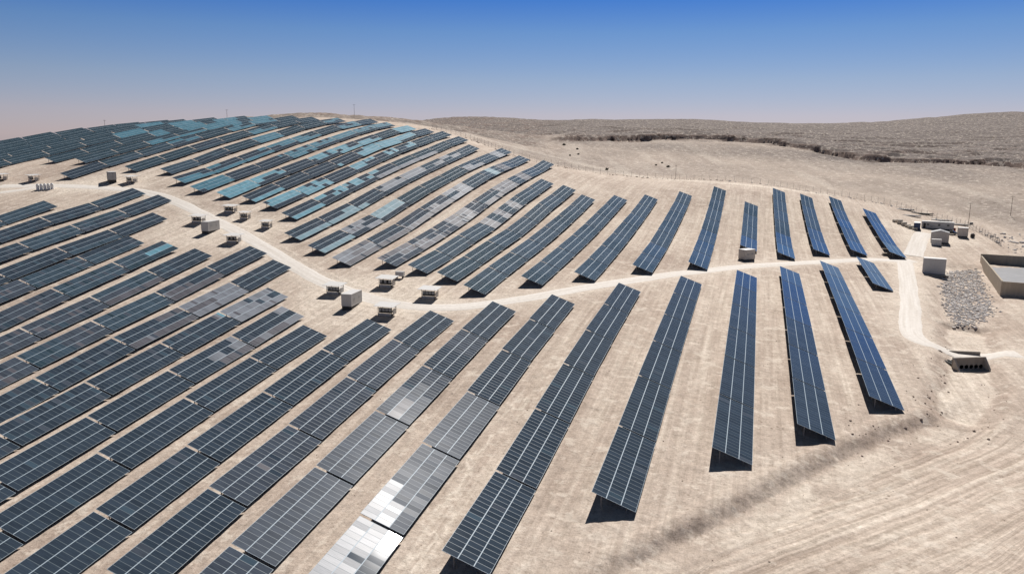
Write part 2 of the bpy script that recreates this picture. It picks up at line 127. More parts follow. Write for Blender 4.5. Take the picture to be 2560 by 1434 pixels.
TAB = [
["R1",0,36.88,272.71,-39.72,-0.0038,0.0451,20.231,1043],["R1",1,36.96,251.86,-40.68,-0.0038,0.047,20.512,1361],["R2",0,23.97,253.59,-38.78,0.0034,0.0258,19.798,1154],["R2",1,23.9,233.04,-39.43,0.0034,0.0373,20.317,1641],
["R2",2,23.83,212.12,-40.14,0.0034,0.0299,20.539,2105],["R2",3,23.76,191.11,-40.83,0.0034,0.0364,20.501,2966],["R2",4,23.69,169.94,-41.74,0.0034,0.0489,20.895,4533],["R2",5,23.62,149.01,-42.88,0.0034,0.0601,20.015,6676],
["R3",0,11.43,234.05,-38.29,0.001,0.0272,19.985,1562],["R3",1,11.41,213.52,-38.99,0.001,0.0408,20.115,2211],["R3",2,11.39,192.92,-39.79,0.001,0.0368,20.105,2918],["R3",3,11.37,172.47,-40.76,0.001,0.0587,19.853,4361],
["R3",4,11.35,152.17,-41.85,0.001,0.0483,19.804,6030],["R3",5,11.33,131.66,-42.98,0.001,0.0618,20.282,9772],["R4",0,-0.62,219.75,-37.89,0.0006,0.0313,20.033,1994],["R4",1,-0.63,199.34,-38.66,0.0006,0.0444,19.821,2770],
["R4",2,-0.64,179.08,-39.59,0.0006,0.0473,19.741,3792],["R4",3,-0.66,158.93,-40.6,0.0006,0.0531,19.623,5398],["R4",4,-0.67,138.91,-41.8,0.0006,0.0664,19.477,8139],["R4",5,-0.68,118.82,-43.25,0.0006,0.0774,19.811,13145],
["R5",0,-14.72,201.57,-37.5,-0.0018,0.0452,19.335,2684],["R5",1,-14.68,181.79,-38.51,-0.0018,0.057,19.276,3727],["R5",2,-14.64,162.02,-39.65,-0.0018,0.0579,19.341,5162],["R5",3,-14.61,142.19,-40.9,-0.0018,0.0683,19.386,7618],
["R5",4,-14.57,121.93,-42.48,-0.0018,0.0868,20.261,12594],["R5",5,-14.53,101.37,-44.16,-0.0018,0.0768,20.009,19949],["R6",0,-28.59,183.86,-37.42,-0.0038,0.0643,20.039,3879],["R6",1,-28.51,163.38,-38.73,-0.0038,0.0637,20.006,5326],
["R6",2,-28.43,143.31,-40.21,-0.0038,0.084,19.249,7645],["R6",3,-28.36,123.84,-42.06,-0.0038,0.1061,18.871,11488],["R6",4,-28.29,104.17,-44.11,-0.0038,0.1014,19.688,18553],["R6",5,-28.21,84.35,-45.85,-0.0038,0.0737,19.105,29106],
["R7",0,-41.51,166.42,-38.07,-0.01,0.0842,19.387,5191],["R7",1,-41.31,146.67,-39.69,-0.01,0.0789,19.257,7091],["R7",2,-41.11,127.1,-41.55,-0.01,0.1108,19.063,10776],["R7",3,-40.92,107.88,-43.51,-0.01,0.0922,18.587,15373],
["R7",4,-40.73,88.71,-45.3,-0.01,0.0937,18.922,25266],["R7",5,-40.53,68.93,-47.15,-0.01,0.0937,19.806,20442],["R8",0,-52.98,156.26,-38.67,-0.0053,0.0889,19.845,6319],["R8",1,-52.88,136.09,-40.63,-0.0053,0.1051,19.688,9177],
["R8",2,-52.77,116.57,-42.74,-0.0053,0.1111,18.567,12793],["R8",3,-52.68,97.92,-44.72,-0.0053,0.0994,17.955,18479],["R8",4,-52.58,79.34,-46.54,-0.0053,0.0964,18.382,30635],["R8",5,-52.48,59.83,-48.43,-0.0053,0.0964,19.806,11231],
["R9",0,-64.38,147.12,-39.62,-0.0106,0.091,19.008,7054],["R9",1,-64.17,127.83,-41.56,-0.0106,0.1101,18.769,10153],["R9",2,-63.97,108.9,-43.72,-0.0106,0.1172,18.337,14663],["R9",3,-63.77,89.97,-45.74,-0.0106,0.0951,18.738,22643],
["R9",4,-63.58,71.53,-47.65,-0.0106,0.1116,17.355,28434],["R10",0,-75.63,139.04,-40.62,-0.0087,0.0955,18.833,8035],["R10",1,-75.46,119.56,-42.74,-0.0087,0.1203,19.371,12260],["R10",2,-75.29,99.96,-45.02,-0.0087,0.1121,19.089,17994],
["R10",3,-75.13,81.51,-47.09,-0.0087,0.1108,17.035,24940],["R10",4,-74.97,62.71,-49.18,-0.0087,0.1108,19.806,16866],["R11",0,-87.89,133.25,-41.72,-0.0103,0.1018,18.896,8913],["R11",1,-87.69,114.22,-43.74,-0.0103,0.1096,18.391,12471],
["R11",2,-87.5,95.33,-45.92,-0.0103,0.1206,18.64,19021],["R11",3,-87.31,76.79,-48.12,-0.0103,0.1148,17.7,25810],["R11",4,-87.11,57.67,-50.32,-0.0103,0.1148,19.806,2182],["R12",0,-99.84,143.55,-40.82,-0.0071,0.1285,18.75,7624],
["R12",1,-99.7,124.56,-43.08,-0.0071,0.108,18.491,10104],["R12",2,-99.57,105.49,-45.26,-0.0071,0.1193,18.901,15062],["R12",3,-99.43,86.6,-47.44,-0.0071,0.1111,18.135,19184],["R12",4,-99.3,67.25,-49.6,-0.0071,0.1111,19.806,2945],
["R13",0,-112.02,155.88,-39.36,-0.0045,0.1125,19.048,6173],["R13",1,-111.93,136.74,-41.71,-0.0045,0.1329,18.528,8314],["R13",2,-111.84,117.54,-44.19,-0.0045,0.1237,19.187,11871],["R13",3,-111.76,98.31,-46.59,-0.0045,0.1246,18.578,15736],
["R13",4,-111.67,78.77,-49.04,-0.0045,0.1246,19.806,3365],["R14",0,-124.26,176.5,-36.36,-0.0031,0.1567,19.338,4962],["R14",1,-124.2,157.01,-39.18,-0.0031,0.13,19.065,6153],["R14",2,-124.13,137.27,-41.68,-0.0031,0.1221,19.72,8502],
["R14",3,-124.07,117.59,-44.44,-0.0031,0.1574,19.028,11863],["R14",4,-124.01,97.92,-47.56,-0.0031,0.1574,19.806,8265],["R15",0,-137.91,185.11,-34.36,-0.0043,0.1604,19.675,4481],["R15",1,-137.82,165.34,-37.63,-0.0043,0.168,19.405,5768],
["R15",2,-137.74,145.5,-40.71,-0.0043,0.1403,19.757,7518],["R15",3,-137.65,125.72,-43.65,-0.0043,0.1552,19.244,10146],["R15",4,-137.57,105.94,-46.75,-0.0043,0.1552,19.806,4777],["R16",0,-151.67,178.31,-34.99,-0.0054,0.1759,19.515,4868],
["R16",1,-151.57,158.73,-38.43,-0.0054,0.1725,19.252,6173],["R16",2,-151.46,139.05,-41.76,-0.0054,0.1629,19.67,8269],["R16",3,-151.35,119.08,-45.04,-0.0054,0.1629,19.806,4345],["R17",0,-165.53,181.05,-33.86,-0.0045,0.1799,19.613,4672],
["R17",1,-165.44,160.99,-37.47,-0.0045,0.1767,20.151,6165],["R17",2,-165.35,140.68,-41.34,-0.0045,0.2,20.202,6507],["R18",0,-179.82,183.12,-33.26,-0.0019,0.1833,19.6,4502],["R18",1,-179.78,163.61,-36.76,-0.0019,0.1706,19.045,5477],
["R18",2,-179.74,143.97,-40.14,-0.0019,0.1706,19.806,2980],["R19",0,-191.25,206.75,-28.61,0.0006,0.1857,19.696,3442],["R19",1,-191.26,186.95,-32.05,0.0006,0.1584,19.509,4093],["R19",2,-191.28,166.9,-35.55,0.0006,0.1871,20.199,5234],
["R19",3,-191.29,146.76,-39.37,0.0006,0.1871,19.806,861],["R20",0,-205.46,225.93,-24.32,0.0016,0.1863,19.901,2824],["R20",1,-205.49,206.01,-27.85,0.0016,0.1636,19.558,3291],["R20",2,-205.52,186.47,-31.13,0.0016,0.1691,19.063,4001],
["R20",3,-205.56,166.82,-34.48,0.0016,0.1691,19.806,2219],["R21",0,-220.9,230.02,-22.71,0.0052,0.1898,20.75,2807],["R21",1,-221.0,209.33,-26.29,0.0052,0.1525,20.236,3188],["R21",2,-221.11,189.23,-29.76,0.0052,0.1898,19.574,3199],
["R22",0,-237.26,205.91,-26.2,0.0,0.2024,20.283,3148],["R22",1,-237.26,185.78,-30.33,0.0,0.2024,19.806,391],["S1",0,49.35,370.03,-31.99,-0.0048,0.1295,20.524,700],["S1",1,49.44,349.36,-34.51,-0.0048,0.1127,20.109,736],
["S1",2,49.54,329.26,-36.77,-0.0048,0.111,19.35,838],["S1",3,49.64,309.37,-38.59,-0.0048,0.0723,19.597,797],["S2",0,36.32,387.23,-28.44,-0.0041,0.1643,20.162,739],["S2",1,36.4,366.91,-31.43,-0.0041,0.1282,19.928,711],
["S2",2,36.48,346.89,-33.74,-0.0041,0.1012,19.386,697],["S2",3,36.57,326.96,-35.89,-0.0041,0.1135,19.706,907],["S2",4,36.65,306.78,-37.9,-0.0041,0.0847,19.862,938],["S3",0,23.18,381.59,-27.28,-0.006,0.1705,20.418,807],
["S3",1,23.3,361.03,-30.43,-0.006,0.1337,20.191,788],["S3",2,23.42,340.47,-33.19,-0.006,0.1333,20.304,938],["S3",3,23.54,319.89,-35.61,-0.006,0.0998,20.146,944],["S3",4,23.67,299.33,-37.46,-0.006,0.0802,20.142,1030],
["S4",0,11.02,385.43,-25.13,-0.0045,0.1615,20.462,760],["S4",1,11.12,364.78,-28.28,-0.0045,0.1407,20.326,804],["S4",2,11.21,344.14,-31.01,-0.0045,0.1227,20.311,872],["S4",3,11.3,323.43,-33.75,-0.0045,0.1406,20.471,1141],
["S4",4,11.4,302.83,-36.04,-0.0045,0.0793,20.0,1009],["S4",5,11.49,282.42,-37.27,-0.0045,0.0418,19.899,991],["S5",0,-1.0,347.46,-28.97,-0.0036,0.1498,20.301,966],["S5",1,-0.92,326.98,-31.7,-0.0036,0.1149,20.023,972],
["S5",2,-0.85,306.55,-33.96,-0.0036,0.1057,20.099,1126],["S5",3,-0.78,286.02,-35.67,-0.0036,0.0601,20.113,1100],["S6",0,-15.43,367.7,-24.1,-0.0058,0.1737,20.267,911],["S6",1,-15.31,347.26,-27.26,-0.0058,0.1327,20.107,898],
["S6",2,-15.19,326.74,-29.79,-0.0058,0.1134,20.241,988],["S6",3,-15.07,306.01,-32.11,-0.0058,0.1097,20.484,1184],["S6",4,-14.95,285.34,-33.98,-0.0058,0.0697,20.041,1181],["S6",5,-14.83,264.91,-35.22,-0.0058,0.0519,19.895,1329],
["S6",6,-14.71,244.4,-36.23,-0.0058,0.0466,20.164,1652],["S7",0,-29.33,348.12,-25.23,-0.0044,0.1386,19.846,908],["S7",1,-29.24,328.09,-27.65,-0.0044,0.101,19.501,897],["S7",2,-29.15,308.09,-29.66,-0.0044,0.0992,19.71,1073],
["S7",3,-29.06,287.85,-31.51,-0.0044,0.0838,19.95,1230],["S7",4,-28.97,267.36,-33.27,-0.0044,0.0871,20.167,1549],["S7",5,-28.88,247.1,-34.57,-0.0044,0.0403,19.452,1531],["S7",6,-28.79,227.19,-35.37,-0.0044,0.0401,19.403,1929],
["S8",0,-42.28,330.37,-25.61,-0.005,0.1131,19.483,933],["S8",1,-42.18,310.37,-27.78,-0.005,0.1035,19.769,1082],["S8",2,-42.07,290.34,-29.61,-0.005,0.0778,19.456,1151],["S8",3,-41.97,270.39,-31.25,-0.005,0.0866,19.582,1462],
["S8",4,-41.87,250.16,-32.83,-0.005,0.07,20.007,1737],["S8",5,-41.77,229.84,-34.2,-0.005,0.0641,19.716,2112],["S8",6,-41.67,209.87,-35.34,-0.005,0.0499,19.299,2521],["S9",0,-53.51,318.23,-25.29,-0.0038,0.1006,19.567,991],
["S9",1,-53.43,298.27,-27.29,-0.0038,0.0988,19.552,1174],["S9",2,-53.36,278.48,-29.28,-0.0038,0.1016,19.245,1409],["S9",3,-53.28,258.74,-31.11,-0.0038,0.0838,19.393,1628],["S9",4,-53.2,238.67,-32.66,-0.0038,0.0702,19.874,1980],
["S9",5,-53.13,218.48,-34.03,-0.0038,0.0651,19.592,2435],["S9",6,-53.05,198.65,-35.23,-0.0038,0.0558,19.143,2981],["S10",0,-64.69,305.29,-24.77,-0.0054,0.1265,19.856,1238],["S10",1,-64.58,285.22,-27.15,-0.0054,0.1096,19.577,1384],
["S10",2,-64.48,265.29,-29.26,-0.0054,0.1013,19.5,1629],["S10",3,-64.37,245.25,-31.2,-0.0054,0.0915,19.78,1976],["S10",4,-64.26,225.03,-32.86,-0.0054,0.0724,19.794,2343],["S10",5,-64.16,205.29,-34.28,-0.0054,0.0712,18.777,2821],
["S10",6,-64.05,185.94,-35.76,-0.0054,0.0819,19.043,3807],["S11",0,-75.0,315.39,-21.73,-0.0041,0.1269,19.733,1125],["S11",1,-74.92,295.15,-24.09,-0.0041,0.1055,20.025,1266],["S11",2,-74.83,274.86,-26.67,-0.0041,0.1473,19.877,1734],
["S11",3,-74.75,254.92,-29.33,-0.0041,0.1178,19.362,1894],["S11",4,-74.67,235.13,-31.26,-0.0041,0.0763,19.417,2079],["S11",5,-74.59,214.95,-32.94,-0.0041,0.0904,20.081,2829],["S11",6,-74.5,194.56,-34.62,-0.0041,0.0735,19.834,3460],
["S12",0,-85.66,319.24,-19.47,-0.0062,0.1195,19.601,1052],["S12",1,-85.54,298.86,-21.83,-0.0062,0.1114,20.421,1271],["S12",2,-85.41,278.14,-24.54,-0.0062,0.1488,20.391,1721],["S12",3,-85.28,257.81,-27.56,-0.0062,0.1455,19.719,2010],
["S12",4,-85.16,237.84,-30.0,-0.0062,0.0974,19.522,2157],["S12",5,-85.04,218.22,-32.07,-0.0062,0.1128,18.942,2718],["S12",6,-84.92,198.88,-33.93,-0.0062,0.0793,18.912,3170],["S13",0,-96.47,362.42,-12.86,-0.0025,0.1396,19.244,795],
["S13",1,-96.43,343.03,-15.03,-0.0025,0.0829,18.785,719],["S13",2,-96.38,323.36,-16.89,-0.0025,0.1048,19.742,967],["S13",3,-96.33,303.1,-19.26,-0.0025,0.1282,20.057,1263],["S13",4,-96.28,282.61,-22.17,-0.0025,0.1539,20.33,1659],
["S13",5,-96.23,262.44,-25.42,-0.0025,0.1658,19.538,1989],["S13",6,-96.18,242.67,-28.42,-0.0025,0.1356,19.452,2248],["S13",7,-96.13,223.02,-30.94,-0.0025,0.1189,19.17,2639],["S13",8,-96.08,203.4,-33.11,-0.0025,0.1017,19.31,3222],
["S14",0,-109.22,363.99,-10.61,0.0,0.1113,19.637,721],["S14",1,-109.22,344.06,-12.5,0.0,0.0776,19.4,720],["S14",2,-109.22,323.96,-14.42,0.0,0.1121,19.997,997],["S14",3,-109.23,303.56,-17.11,0.0,0.1504,20.156,1345],
["S14",4,-109.23,282.93,-20.34,0.0,0.1596,20.612,1692],["S14",5,-109.23,262.61,-23.68,0.0,0.1664,19.577,1976],["S14",6,-109.23,242.75,-27.17,0.0,0.1821,19.753,2515],["S14",7,-109.23,222.5,-30.37,0.0,0.1319,20.259,2882],
["S14",8,-109.23,201.99,-33.07,0.0,0.1293,20.121,3613],["S15",0,-121.21,372.36,-7.32,0.0044,0.1108,20.086,691],["S15",1,-121.3,352.04,-9.59,0.0044,0.1115,19.807,793],["S15",2,-121.39,331.45,-11.96,0.0044,0.1173,20.649,989],
["S15",3,-121.48,310.87,-14.8,0.0044,0.1577,19.895,1275],["S15",4,-121.57,290.7,-17.89,0.0044,0.1465,19.933,1471],["S15",5,-121.66,270.29,-21.22,0.0044,0.1764,20.412,1951],["S15",6,-121.75,249.63,-25.08,0.0044,0.1929,20.628,2490],
["S15",7,-121.84,229.27,-28.54,0.0044,0.143,19.698,2648],["S15",8,-121.93,209.59,-31.3,0.0044,0.136,19.041,3140],["S16",0,-134.94,362.32,-5.96,0.0032,0.1513,19.784,841],["S16",1,-135.0,341.97,-8.96,0.0032,0.1421,20.352,976],
["S16",2,-135.07,321.55,-11.91,0.0032,0.1444,19.9,1127],["S16",3,-135.13,301.08,-14.97,0.0032,0.1527,20.501,1405],["S16",4,-135.2,280.17,-18.38,0.0032,0.1699,20.882,1790],["S16",5,-135.26,259.15,-22.22,0.0032,0.1918,20.85,2273],
["S16",6,-135.33,238.49,-25.9,0.0032,0.1602,20.127,2522],["S16",7,-135.39,218.44,-29.02,0.0032,0.1479,19.46,2943],["S17",0,-147.95,381.88,-1.66,0.0075,0.1176,19.958,660],["S17",1,-148.11,361.46,-4.49,0.0075,0.1573,20.28,884],
["S17",2,-148.26,340.96,-7.58,0.0075,0.1418,20.188,976],["S17",3,-148.41,320.64,-10.58,0.0075,0.1513,19.895,1156],["S17",4,-148.57,300.02,-13.89,0.0075,0.1665,20.885,1493],["S17",5,-148.73,278.85,-17.52,0.0075,0.1734,21.071,1835],
["S17",6,-148.88,258.11,-21.25,0.0075,0.183,20.072,2154],["S17",7,-149.04,238.05,-24.81,0.0075,0.1679,19.685,2492],["S18",0,-160.61,390.11,0.92,0.0099,0.1257,19.962,646],["S18",1,-160.82,369.48,-1.8,0.0099,0.1362,20.659,797],
["S18",2,-161.02,349.19,-4.61,0.0099,0.1387,19.31,868],["S18",3,-161.22,329.04,-7.81,0.0099,0.1754,20.492,1187],["S18",4,-161.42,308.17,-11.51,0.0099,0.1762,20.907,1428],["S18",5,-161.63,287.13,-15.18,0.0099,0.1688,20.81,1664],
["S18",6,-161.83,266.56,-18.8,0.0099,0.1801,19.975,1959],["S18",7,-162.03,246.44,-22.31,0.0099,0.1644,19.873,2281],["S19",0,-172.24,394.07,2.56,0.0111,0.1047,19.344,567],["S19",1,-172.46,374.02,-0.03,0.0111,0.1509,20.111,791],
["S19",2,-172.69,353.38,-2.85,0.0111,0.1214,20.566,852],["S19",3,-172.92,332.67,-5.96,0.0111,0.1763,20.329,1145],["S19",4,-173.15,311.98,-9.7,0.0111,0.182,20.732,1388],["S19",5,-173.38,291.17,-13.4,0.0111,0.17,20.53,1584],
["S19",6,-173.61,270.69,-17.02,0.0111,0.1795,20.08,1884],["S19",7,-173.83,250.86,-20.65,0.0111,0.1831,19.236,2176],["S20",0,-183.81,395.75,4.2,0.0112,0.0976,20.057,569],["S20",1,-184.04,375.06,1.61,0.0112,0.1506,20.653,805],
["S20",2,-184.27,354.49,-1.57,0.0112,0.1567,19.979,914],["S20",3,-184.49,334.35,-4.91,0.0112,0.1718,19.854,1093],["S20",4,-184.72,313.83,-8.61,0.0112,0.1844,20.858,1382],["S20",5,-184.96,292.77,-12.34,0.0112,0.1664,20.918,1576],
["S20",6,-185.19,272.07,-15.96,0.0112,0.1798,20.121,1857],["S20",7,-185.41,252.07,-19.65,0.0112,0.1858,19.551,2182],["S21",0,-198.1,399.14,6.05,0.01,0.0958,19.643,546],["S21",1,-198.3,378.7,3.63,0.01,0.1391,20.544,756],
["S21",2,-198.51,357.85,0.38,0.01,0.1695,20.646,954],["S21",3,-198.71,337.47,-3.1,0.01,0.1688,19.714,1051],["S21",4,-198.92,317.09,-6.75,0.01,0.1853,20.707,1334],["S21",5,-199.13,296.01,-10.77,0.01,0.1913,21.202,1632],
["S21",6,-199.33,275.34,-14.54,0.01,0.1696,19.828,1734],["S21",7,-199.53,255.39,-18.08,0.01,0.1809,19.692,2095],["S22",0,-212.88,408.05,8.19,0.0098,0.0884,19.4,501],["S22",1,-213.08,387.19,6.09,0.0098,0.1114,21.539,690],
["S22",2,-213.29,366.09,3.21,0.0098,0.1608,20.069,856],["S22",3,-213.49,345.86,-0.29,0.0098,0.1818,19.998,1033],["S22",4,-213.69,325.4,-4.04,0.0098,0.1814,20.606,1233],["S22",5,-213.9,304.46,-8.01,0.0098,0.1927,21.028,1509],
["S22",6,-214.1,283.61,-12.13,0.0098,0.1974,20.47,1750],["S22",7,-214.3,263.46,-15.75,0.0098,0.1576,19.496,1838],["S23",0,-228.99,398.86,8.48,0.0075,0.0877,20.076,555],["S23",1,-229.14,377.79,6.17,0.0075,0.1294,21.332,774],
["S23",2,-229.3,356.99,2.86,0.0075,0.1883,19.801,961],["S23",3,-229.45,336.88,-0.75,0.0075,0.1672,20.064,1066],["S23",4,-229.61,315.93,-4.45,0.0075,0.1817,21.489,1373],["S23",5,-229.76,294.98,-8.76,0.0075,0.2254,20.304,1653],
["S23",6,-229.91,275.05,-12.83,0.0075,0.1767,19.393,1702],["S24",0,-244.99,397.46,8.95,0.0127,0.0923,20.334,585],["S24",1,-245.25,376.52,6.59,0.0127,0.1315,20.828,772],["S24",2,-245.53,355.17,3.38,0.0127,0.1669,21.366,999],
["S24",3,-245.8,333.71,-0.33,0.0127,0.1753,21.202,1172],["S24",4,-246.06,313.12,-4.1,0.0127,0.1873,19.659,1292],["S24",5,-246.31,293.34,-7.99,0.0127,0.2007,19.658,1539],["S24",6,-246.56,273.73,-11.96,0.0127,0.1989,19.363,1767],
["S25",0,-261.49,403.21,9.74,0.0141,0.1084,19.641,583],["S25",1,-261.79,381.7,7.57,0.0141,0.0938,22.597,735],["S25",2,-262.09,360.09,4.77,0.0141,0.1673,20.018,909],["S25",3,-262.39,339.09,1.17,0.0141,0.1727,21.595,1143],
["S25",4,-262.68,318.28,-2.62,0.0141,0.1881,19.717,1246],["S25",5,-262.96,298.41,-6.4,0.0141,0.1877,19.739,1445],["S25",6,-263.25,278.13,-10.23,0.0141,0.1856,20.539,1754],["S25",7,-263.53,257.8,-14.31,0.0141,0.2112,19.94,2092],
["S26",0,-278.5,362.15,5.21,0.0042,0.1622,20.11,894],["S26",1,-278.59,341.68,1.77,0.0042,0.1706,20.399,1058],["S26",2,-278.68,320.95,-1.93,0.0042,0.1824,20.728,1270],["S26",3,-278.76,300.56,-5.67,0.0042,0.1807,19.716,1397],
["S26",4,-278.85,280.53,-9.34,0.0042,0.1816,20.027,1657],["S27",0,-294.81,342.53,1.83,0.0039,0.1648,20.437,1044],["S27",1,-294.89,321.16,-1.87,0.0039,0.1778,21.927,1329],["S27",2,-294.98,300.01,-5.77,0.0039,0.1871,20.094,1441],
["S27",3,-295.06,279.97,-9.47,0.0039,0.1776,19.668,1616],["S28",0,-314.18,318.19,-2.73,0.0057,0.1674,21.658,1316],["S28",1,-314.3,296.75,-6.59,0.0057,0.1893,20.913,1535],["S28",2,-314.42,276.21,-10.34,0.0057,0.1709,19.85,1653],
["S28",3,-314.54,256.17,-13.8,0.0057,0.1709,19.806,455],["S29",0,-333.76,315.3,-4.06,0.0045,0.156,21.135,1286],["S29",1,-333.86,293.91,-7.61,0.0045,0.1731,21.221,1545],["S29",2,-333.95,273.21,-11.23,0.0045,0.1731,19.806,426],
["S26",-1,-278.46,382.27,7.79,0.0,0.1101,19.806,681],["S26",-2,-278.46,402.58,9.88,0.0,0.0946,19.806,574],["S27",-1,-294.77,362.81,4.94,0.0,0.1419,19.806,843],["S27",-2,-294.77,383.12,7.54,0.0,0.1126,19.806,690],
["S27",-3,-294.77,403.42,9.68,0.0,0.098,19.806,586],["S28",-1,-314.12,339.07,0.78,0.0,0.1647,19.806,1038],["S28",-2,-314.12,359.37,3.89,0.0,0.1389,19.806,863],["S28",-3,-314.12,379.68,6.46,0.0,0.1132,19.806,716],
["S28",-4,-314.12,399.98,8.63,0.0,0.0994,19.806,611],["S29",-1,-333.72,335.94,-0.41,0.0,0.1735,19.806,1079],["S29",-2,-333.72,356.24,2.83,0.0,0.1428,19.806,893],["S29",-3,-333.72,376.55,5.4,0.0,0.1093,19.806,732],
["S29",-4,-333.72,396.86,7.52,0.0,0.0983,19.806,631],["S30",5,-348.0,277.9,-11.12,0.0,0.1822,19.806,0],["S30",4,-348.0,298.21,-7.49,0.0,0.1725,19.806,1092],["S30",3,-348.0,318.51,-3.99,0.0,0.1689,19.806,1204],
["S30",2,-348.0,338.82,-0.47,0.0,0.1739,19.806,1060],["S30",1,-348.0,359.13,2.75,0.0,0.1402,19.806,876],["S30",0,-348.0,379.43,5.23,0.0,0.103,19.806,714],["S30",-1,-348.0,399.74,7.2,0.0,0.0901,19.806,614],
["S31",3,-362.0,309.51,-6.3,0.0,0.1707,19.806,972],["S31",2,-362.0,329.82,-2.82,0.0,0.169,19.806,1117],["S31",1,-362.0,350.13,0.61,0.0,0.1647,19.806,973],["S31",0,-362.0,370.43,3.53,0.0,0.1213,19.806,790],
["S31",-1,-362.0,390.74,5.69,0.0,0.0912,19.806,655],["S32",2,-376.0,320.82,-5.36,0.0,0.1681,19.806,869],["S32",1,-376.0,341.13,-1.93,0.0,0.1661,19.806,1035],["S32",0,-376.0,361.43,1.29,0.0,0.1481,19.806,884],
["S33",1,-390.0,332.13,-4.76,0.0,0.1626,19.806,778],["S33",0,-390.0,352.43,-1.44,0.0,0.1621,19.806,961],["S34",0,-404.0,343.43,-4.64,0.0,0.1576,19.806,701],
]
OBJ = {"shelterA":[-99.39,171.25,-38.87],"shelterC":[-88.62,178.74,-37.78],"unitC":[-88.23,185.59,-36.94],"shelterD":[-73.99,172.29,-38.56],"shelterE":[-78.75,158.52,-40.15],"contB":[-90.3,163.18,-39.77],"shelterF":[-176.52,217.35,-28.61],"contG":[-165.99,209.77,-30.41],"shelterH":[-173.56,230.45,-26.18],"shelterI":[-163.97,225.12,-27.67],"shelterJ":[-151.3,218.78,-29.59],"shelterK":[-152.18,202.74,-32.37],"contL":[-243.81,251.11,-18.4],"shelterM":[-235.58,252.73,-18.6],"shelterN":[-275.19,243.57,-18.62],"shelterO":[-290.51,242.63,-18.46],"t1":[-262.17,233.39,-21.15],"t2":[-261.09,233.84,-21.08],"t3":[-260.38,234.63,-21.03],"t4":[-259.21,235.18,-20.95],"t5":[-258.21,235.54,-20.87],"boxR":[56.81,277.24,-41.93],"boxS":[-1.12,260.5,-38.43],"office":[75.72,370.34,-37.16],"blue":[66.8,364.43,-36.89],"cabin":[70.67,339.73,-39.23],"smallbox":[68.22,334.11,-39.58],"car":[78.87,360.98,-37.84],"tan":[82.14,356.15,-38.29],"gen":[85.78,356.83,-38.37],"pile":[63.34,368.09,-36.24],"mast":[91.63,390.39,-35.99],"pole2":[93.08,366.36,-37.99],"pole3":[113.53,412.15,-33.62],"pole4":[114.04,421.34,-32.56],"post5":[-41.47,435.03,-21.22],"mat1":[70.05,417.67,-32.83],"mat2":[76.3,409.96,-33.86],"mat3":[81.98,395.08,-35.4],"mat4":[87.43,386.23,-36.27],"mat5":[70.53,400.84,-34.36],"lumber":[46.98,303.38,-40.55],"pondA":[69.24,251.65,-43.2],"pondB":[86.65,322.05,-40.97],"pipeA":[41.01,173.73,-44.55],"pipeB":[47.56,176.71,-44.93],"rip1":[64.32,292.51,-41.79],"rip2":[76.27,303.57,-41.7],"rip3":[70.59,273.54,-42.55],"rip4":[61.97,230.31,-43.73],"rip5":[53.93,214.83,-43.93],"rip6":[49.85,213.25,-43.8],"rip7":[51.15,230.39,-43.44],"rip8":[57.28,264.36,-42.42],"shrub1":[-133.95,559.7,-4.73],"shrub2":[-119.5,538.91,-7.74],"shrub3":[-112.39,510.78,-10.18],"shrub4":[-52.18,495.26,-16.9],"shrub5":[-81.21,445.15,-17.63],"shrub6":[-114.03,493.5,-10.66],"shrub7":[-59.89,497.91,-16.39],"shrub8":[-58.15,514.73,-15.34],"person":[71.71,369.61,-36.91],"red":[81.81,369.55,-37.33],"poleA":[-273.43,505.83,12.22],"poleB":[-338.96,452.03,10.31],"poleC":[-391.02,400.88,2.66]}
ROAD = [[-282.34,234.46,-20.36],[-272.63,236.63,-20.08],[-261.92,239.63,-19.89],[-252.01,241.44,-19.97],[-239.99,242.95,-20.36],[-227.9,244.17,-20.87],[-214.5,241.5,-22.14],[-201.0,236.01,-23.99],[-186.18,228.19,-26.15],[-171.69,219.92,-28.28],[-156.01,211.11,-30.64],[-140.82,201.71,-33.18],[-126.14,191.73,-35.42],[-113.04,182.88,-37.23],[-101.68,175.7,-38.29],[-92.15,170.71,-38.9],[-83.82,167.16,-39.23],[-75.71,165.51,-39.3],[-67.84,166.19,-39.26],[-61.9,169.02,-39.02],[-55.68,174.32,-38.68],[-48.04,182.79,-38.12],[-39.54,195.03,-37.87],[-29.35,209.96,-37.7],[-19.01,225.7,-38.0],[-5.14,245.45,-38.54],[10.54,263.79,-39.33],[26.58,282.25,-40.27],[40.59,294.21,-40.71],[49.91,296.83,-41.02],[55.5,299.91,-41.17]]
ROAD2 = [[-273.64,226.94,-22.13],[-269.91,230.6,-21.5],[-266.43,234.61,-20.73],[-262.11,237.94,-20.19]]
SPUR = [[55.88,308.48,-40.66],[59.69,325.07,-39.74],[63.02,339.2,-38.73],[66.49,352.79,-37.77],[69.23,359.9,-37.47]]
RIGHT = [[51.25,295.59,-41.18],[47.79,269.29,-41.94],[44.33,245.02,-42.8],[40.99,222.25,-43.05],[37.73,203.02,-43.24],[36.6,192.55,-43.58],[37.97,187.19,-43.81],[41.61,185.39,-44.12],[47.25,186.1,-44.52],[52.9,187.17,-44.83],[57.65,187.85,-45.03]]
TRACK = [[-231.66,532.27,10.36],[-200.48,500.87,5.56],[-167.73,473.15,-0.35],[-141.29,464.49,-6.17],[-120.85,464.02,-10.46],[-102.27,458.74,-14.07],[-81.18,448.72,-17.53],[-64.88,432.66,-19.68],[-42.66,427.88,-21.34],[-17.83,431.13,-22.6],[8.56,432.42,-24.51],[24.36,431.31,-26.29],[38.49,437.81,-27.95]]
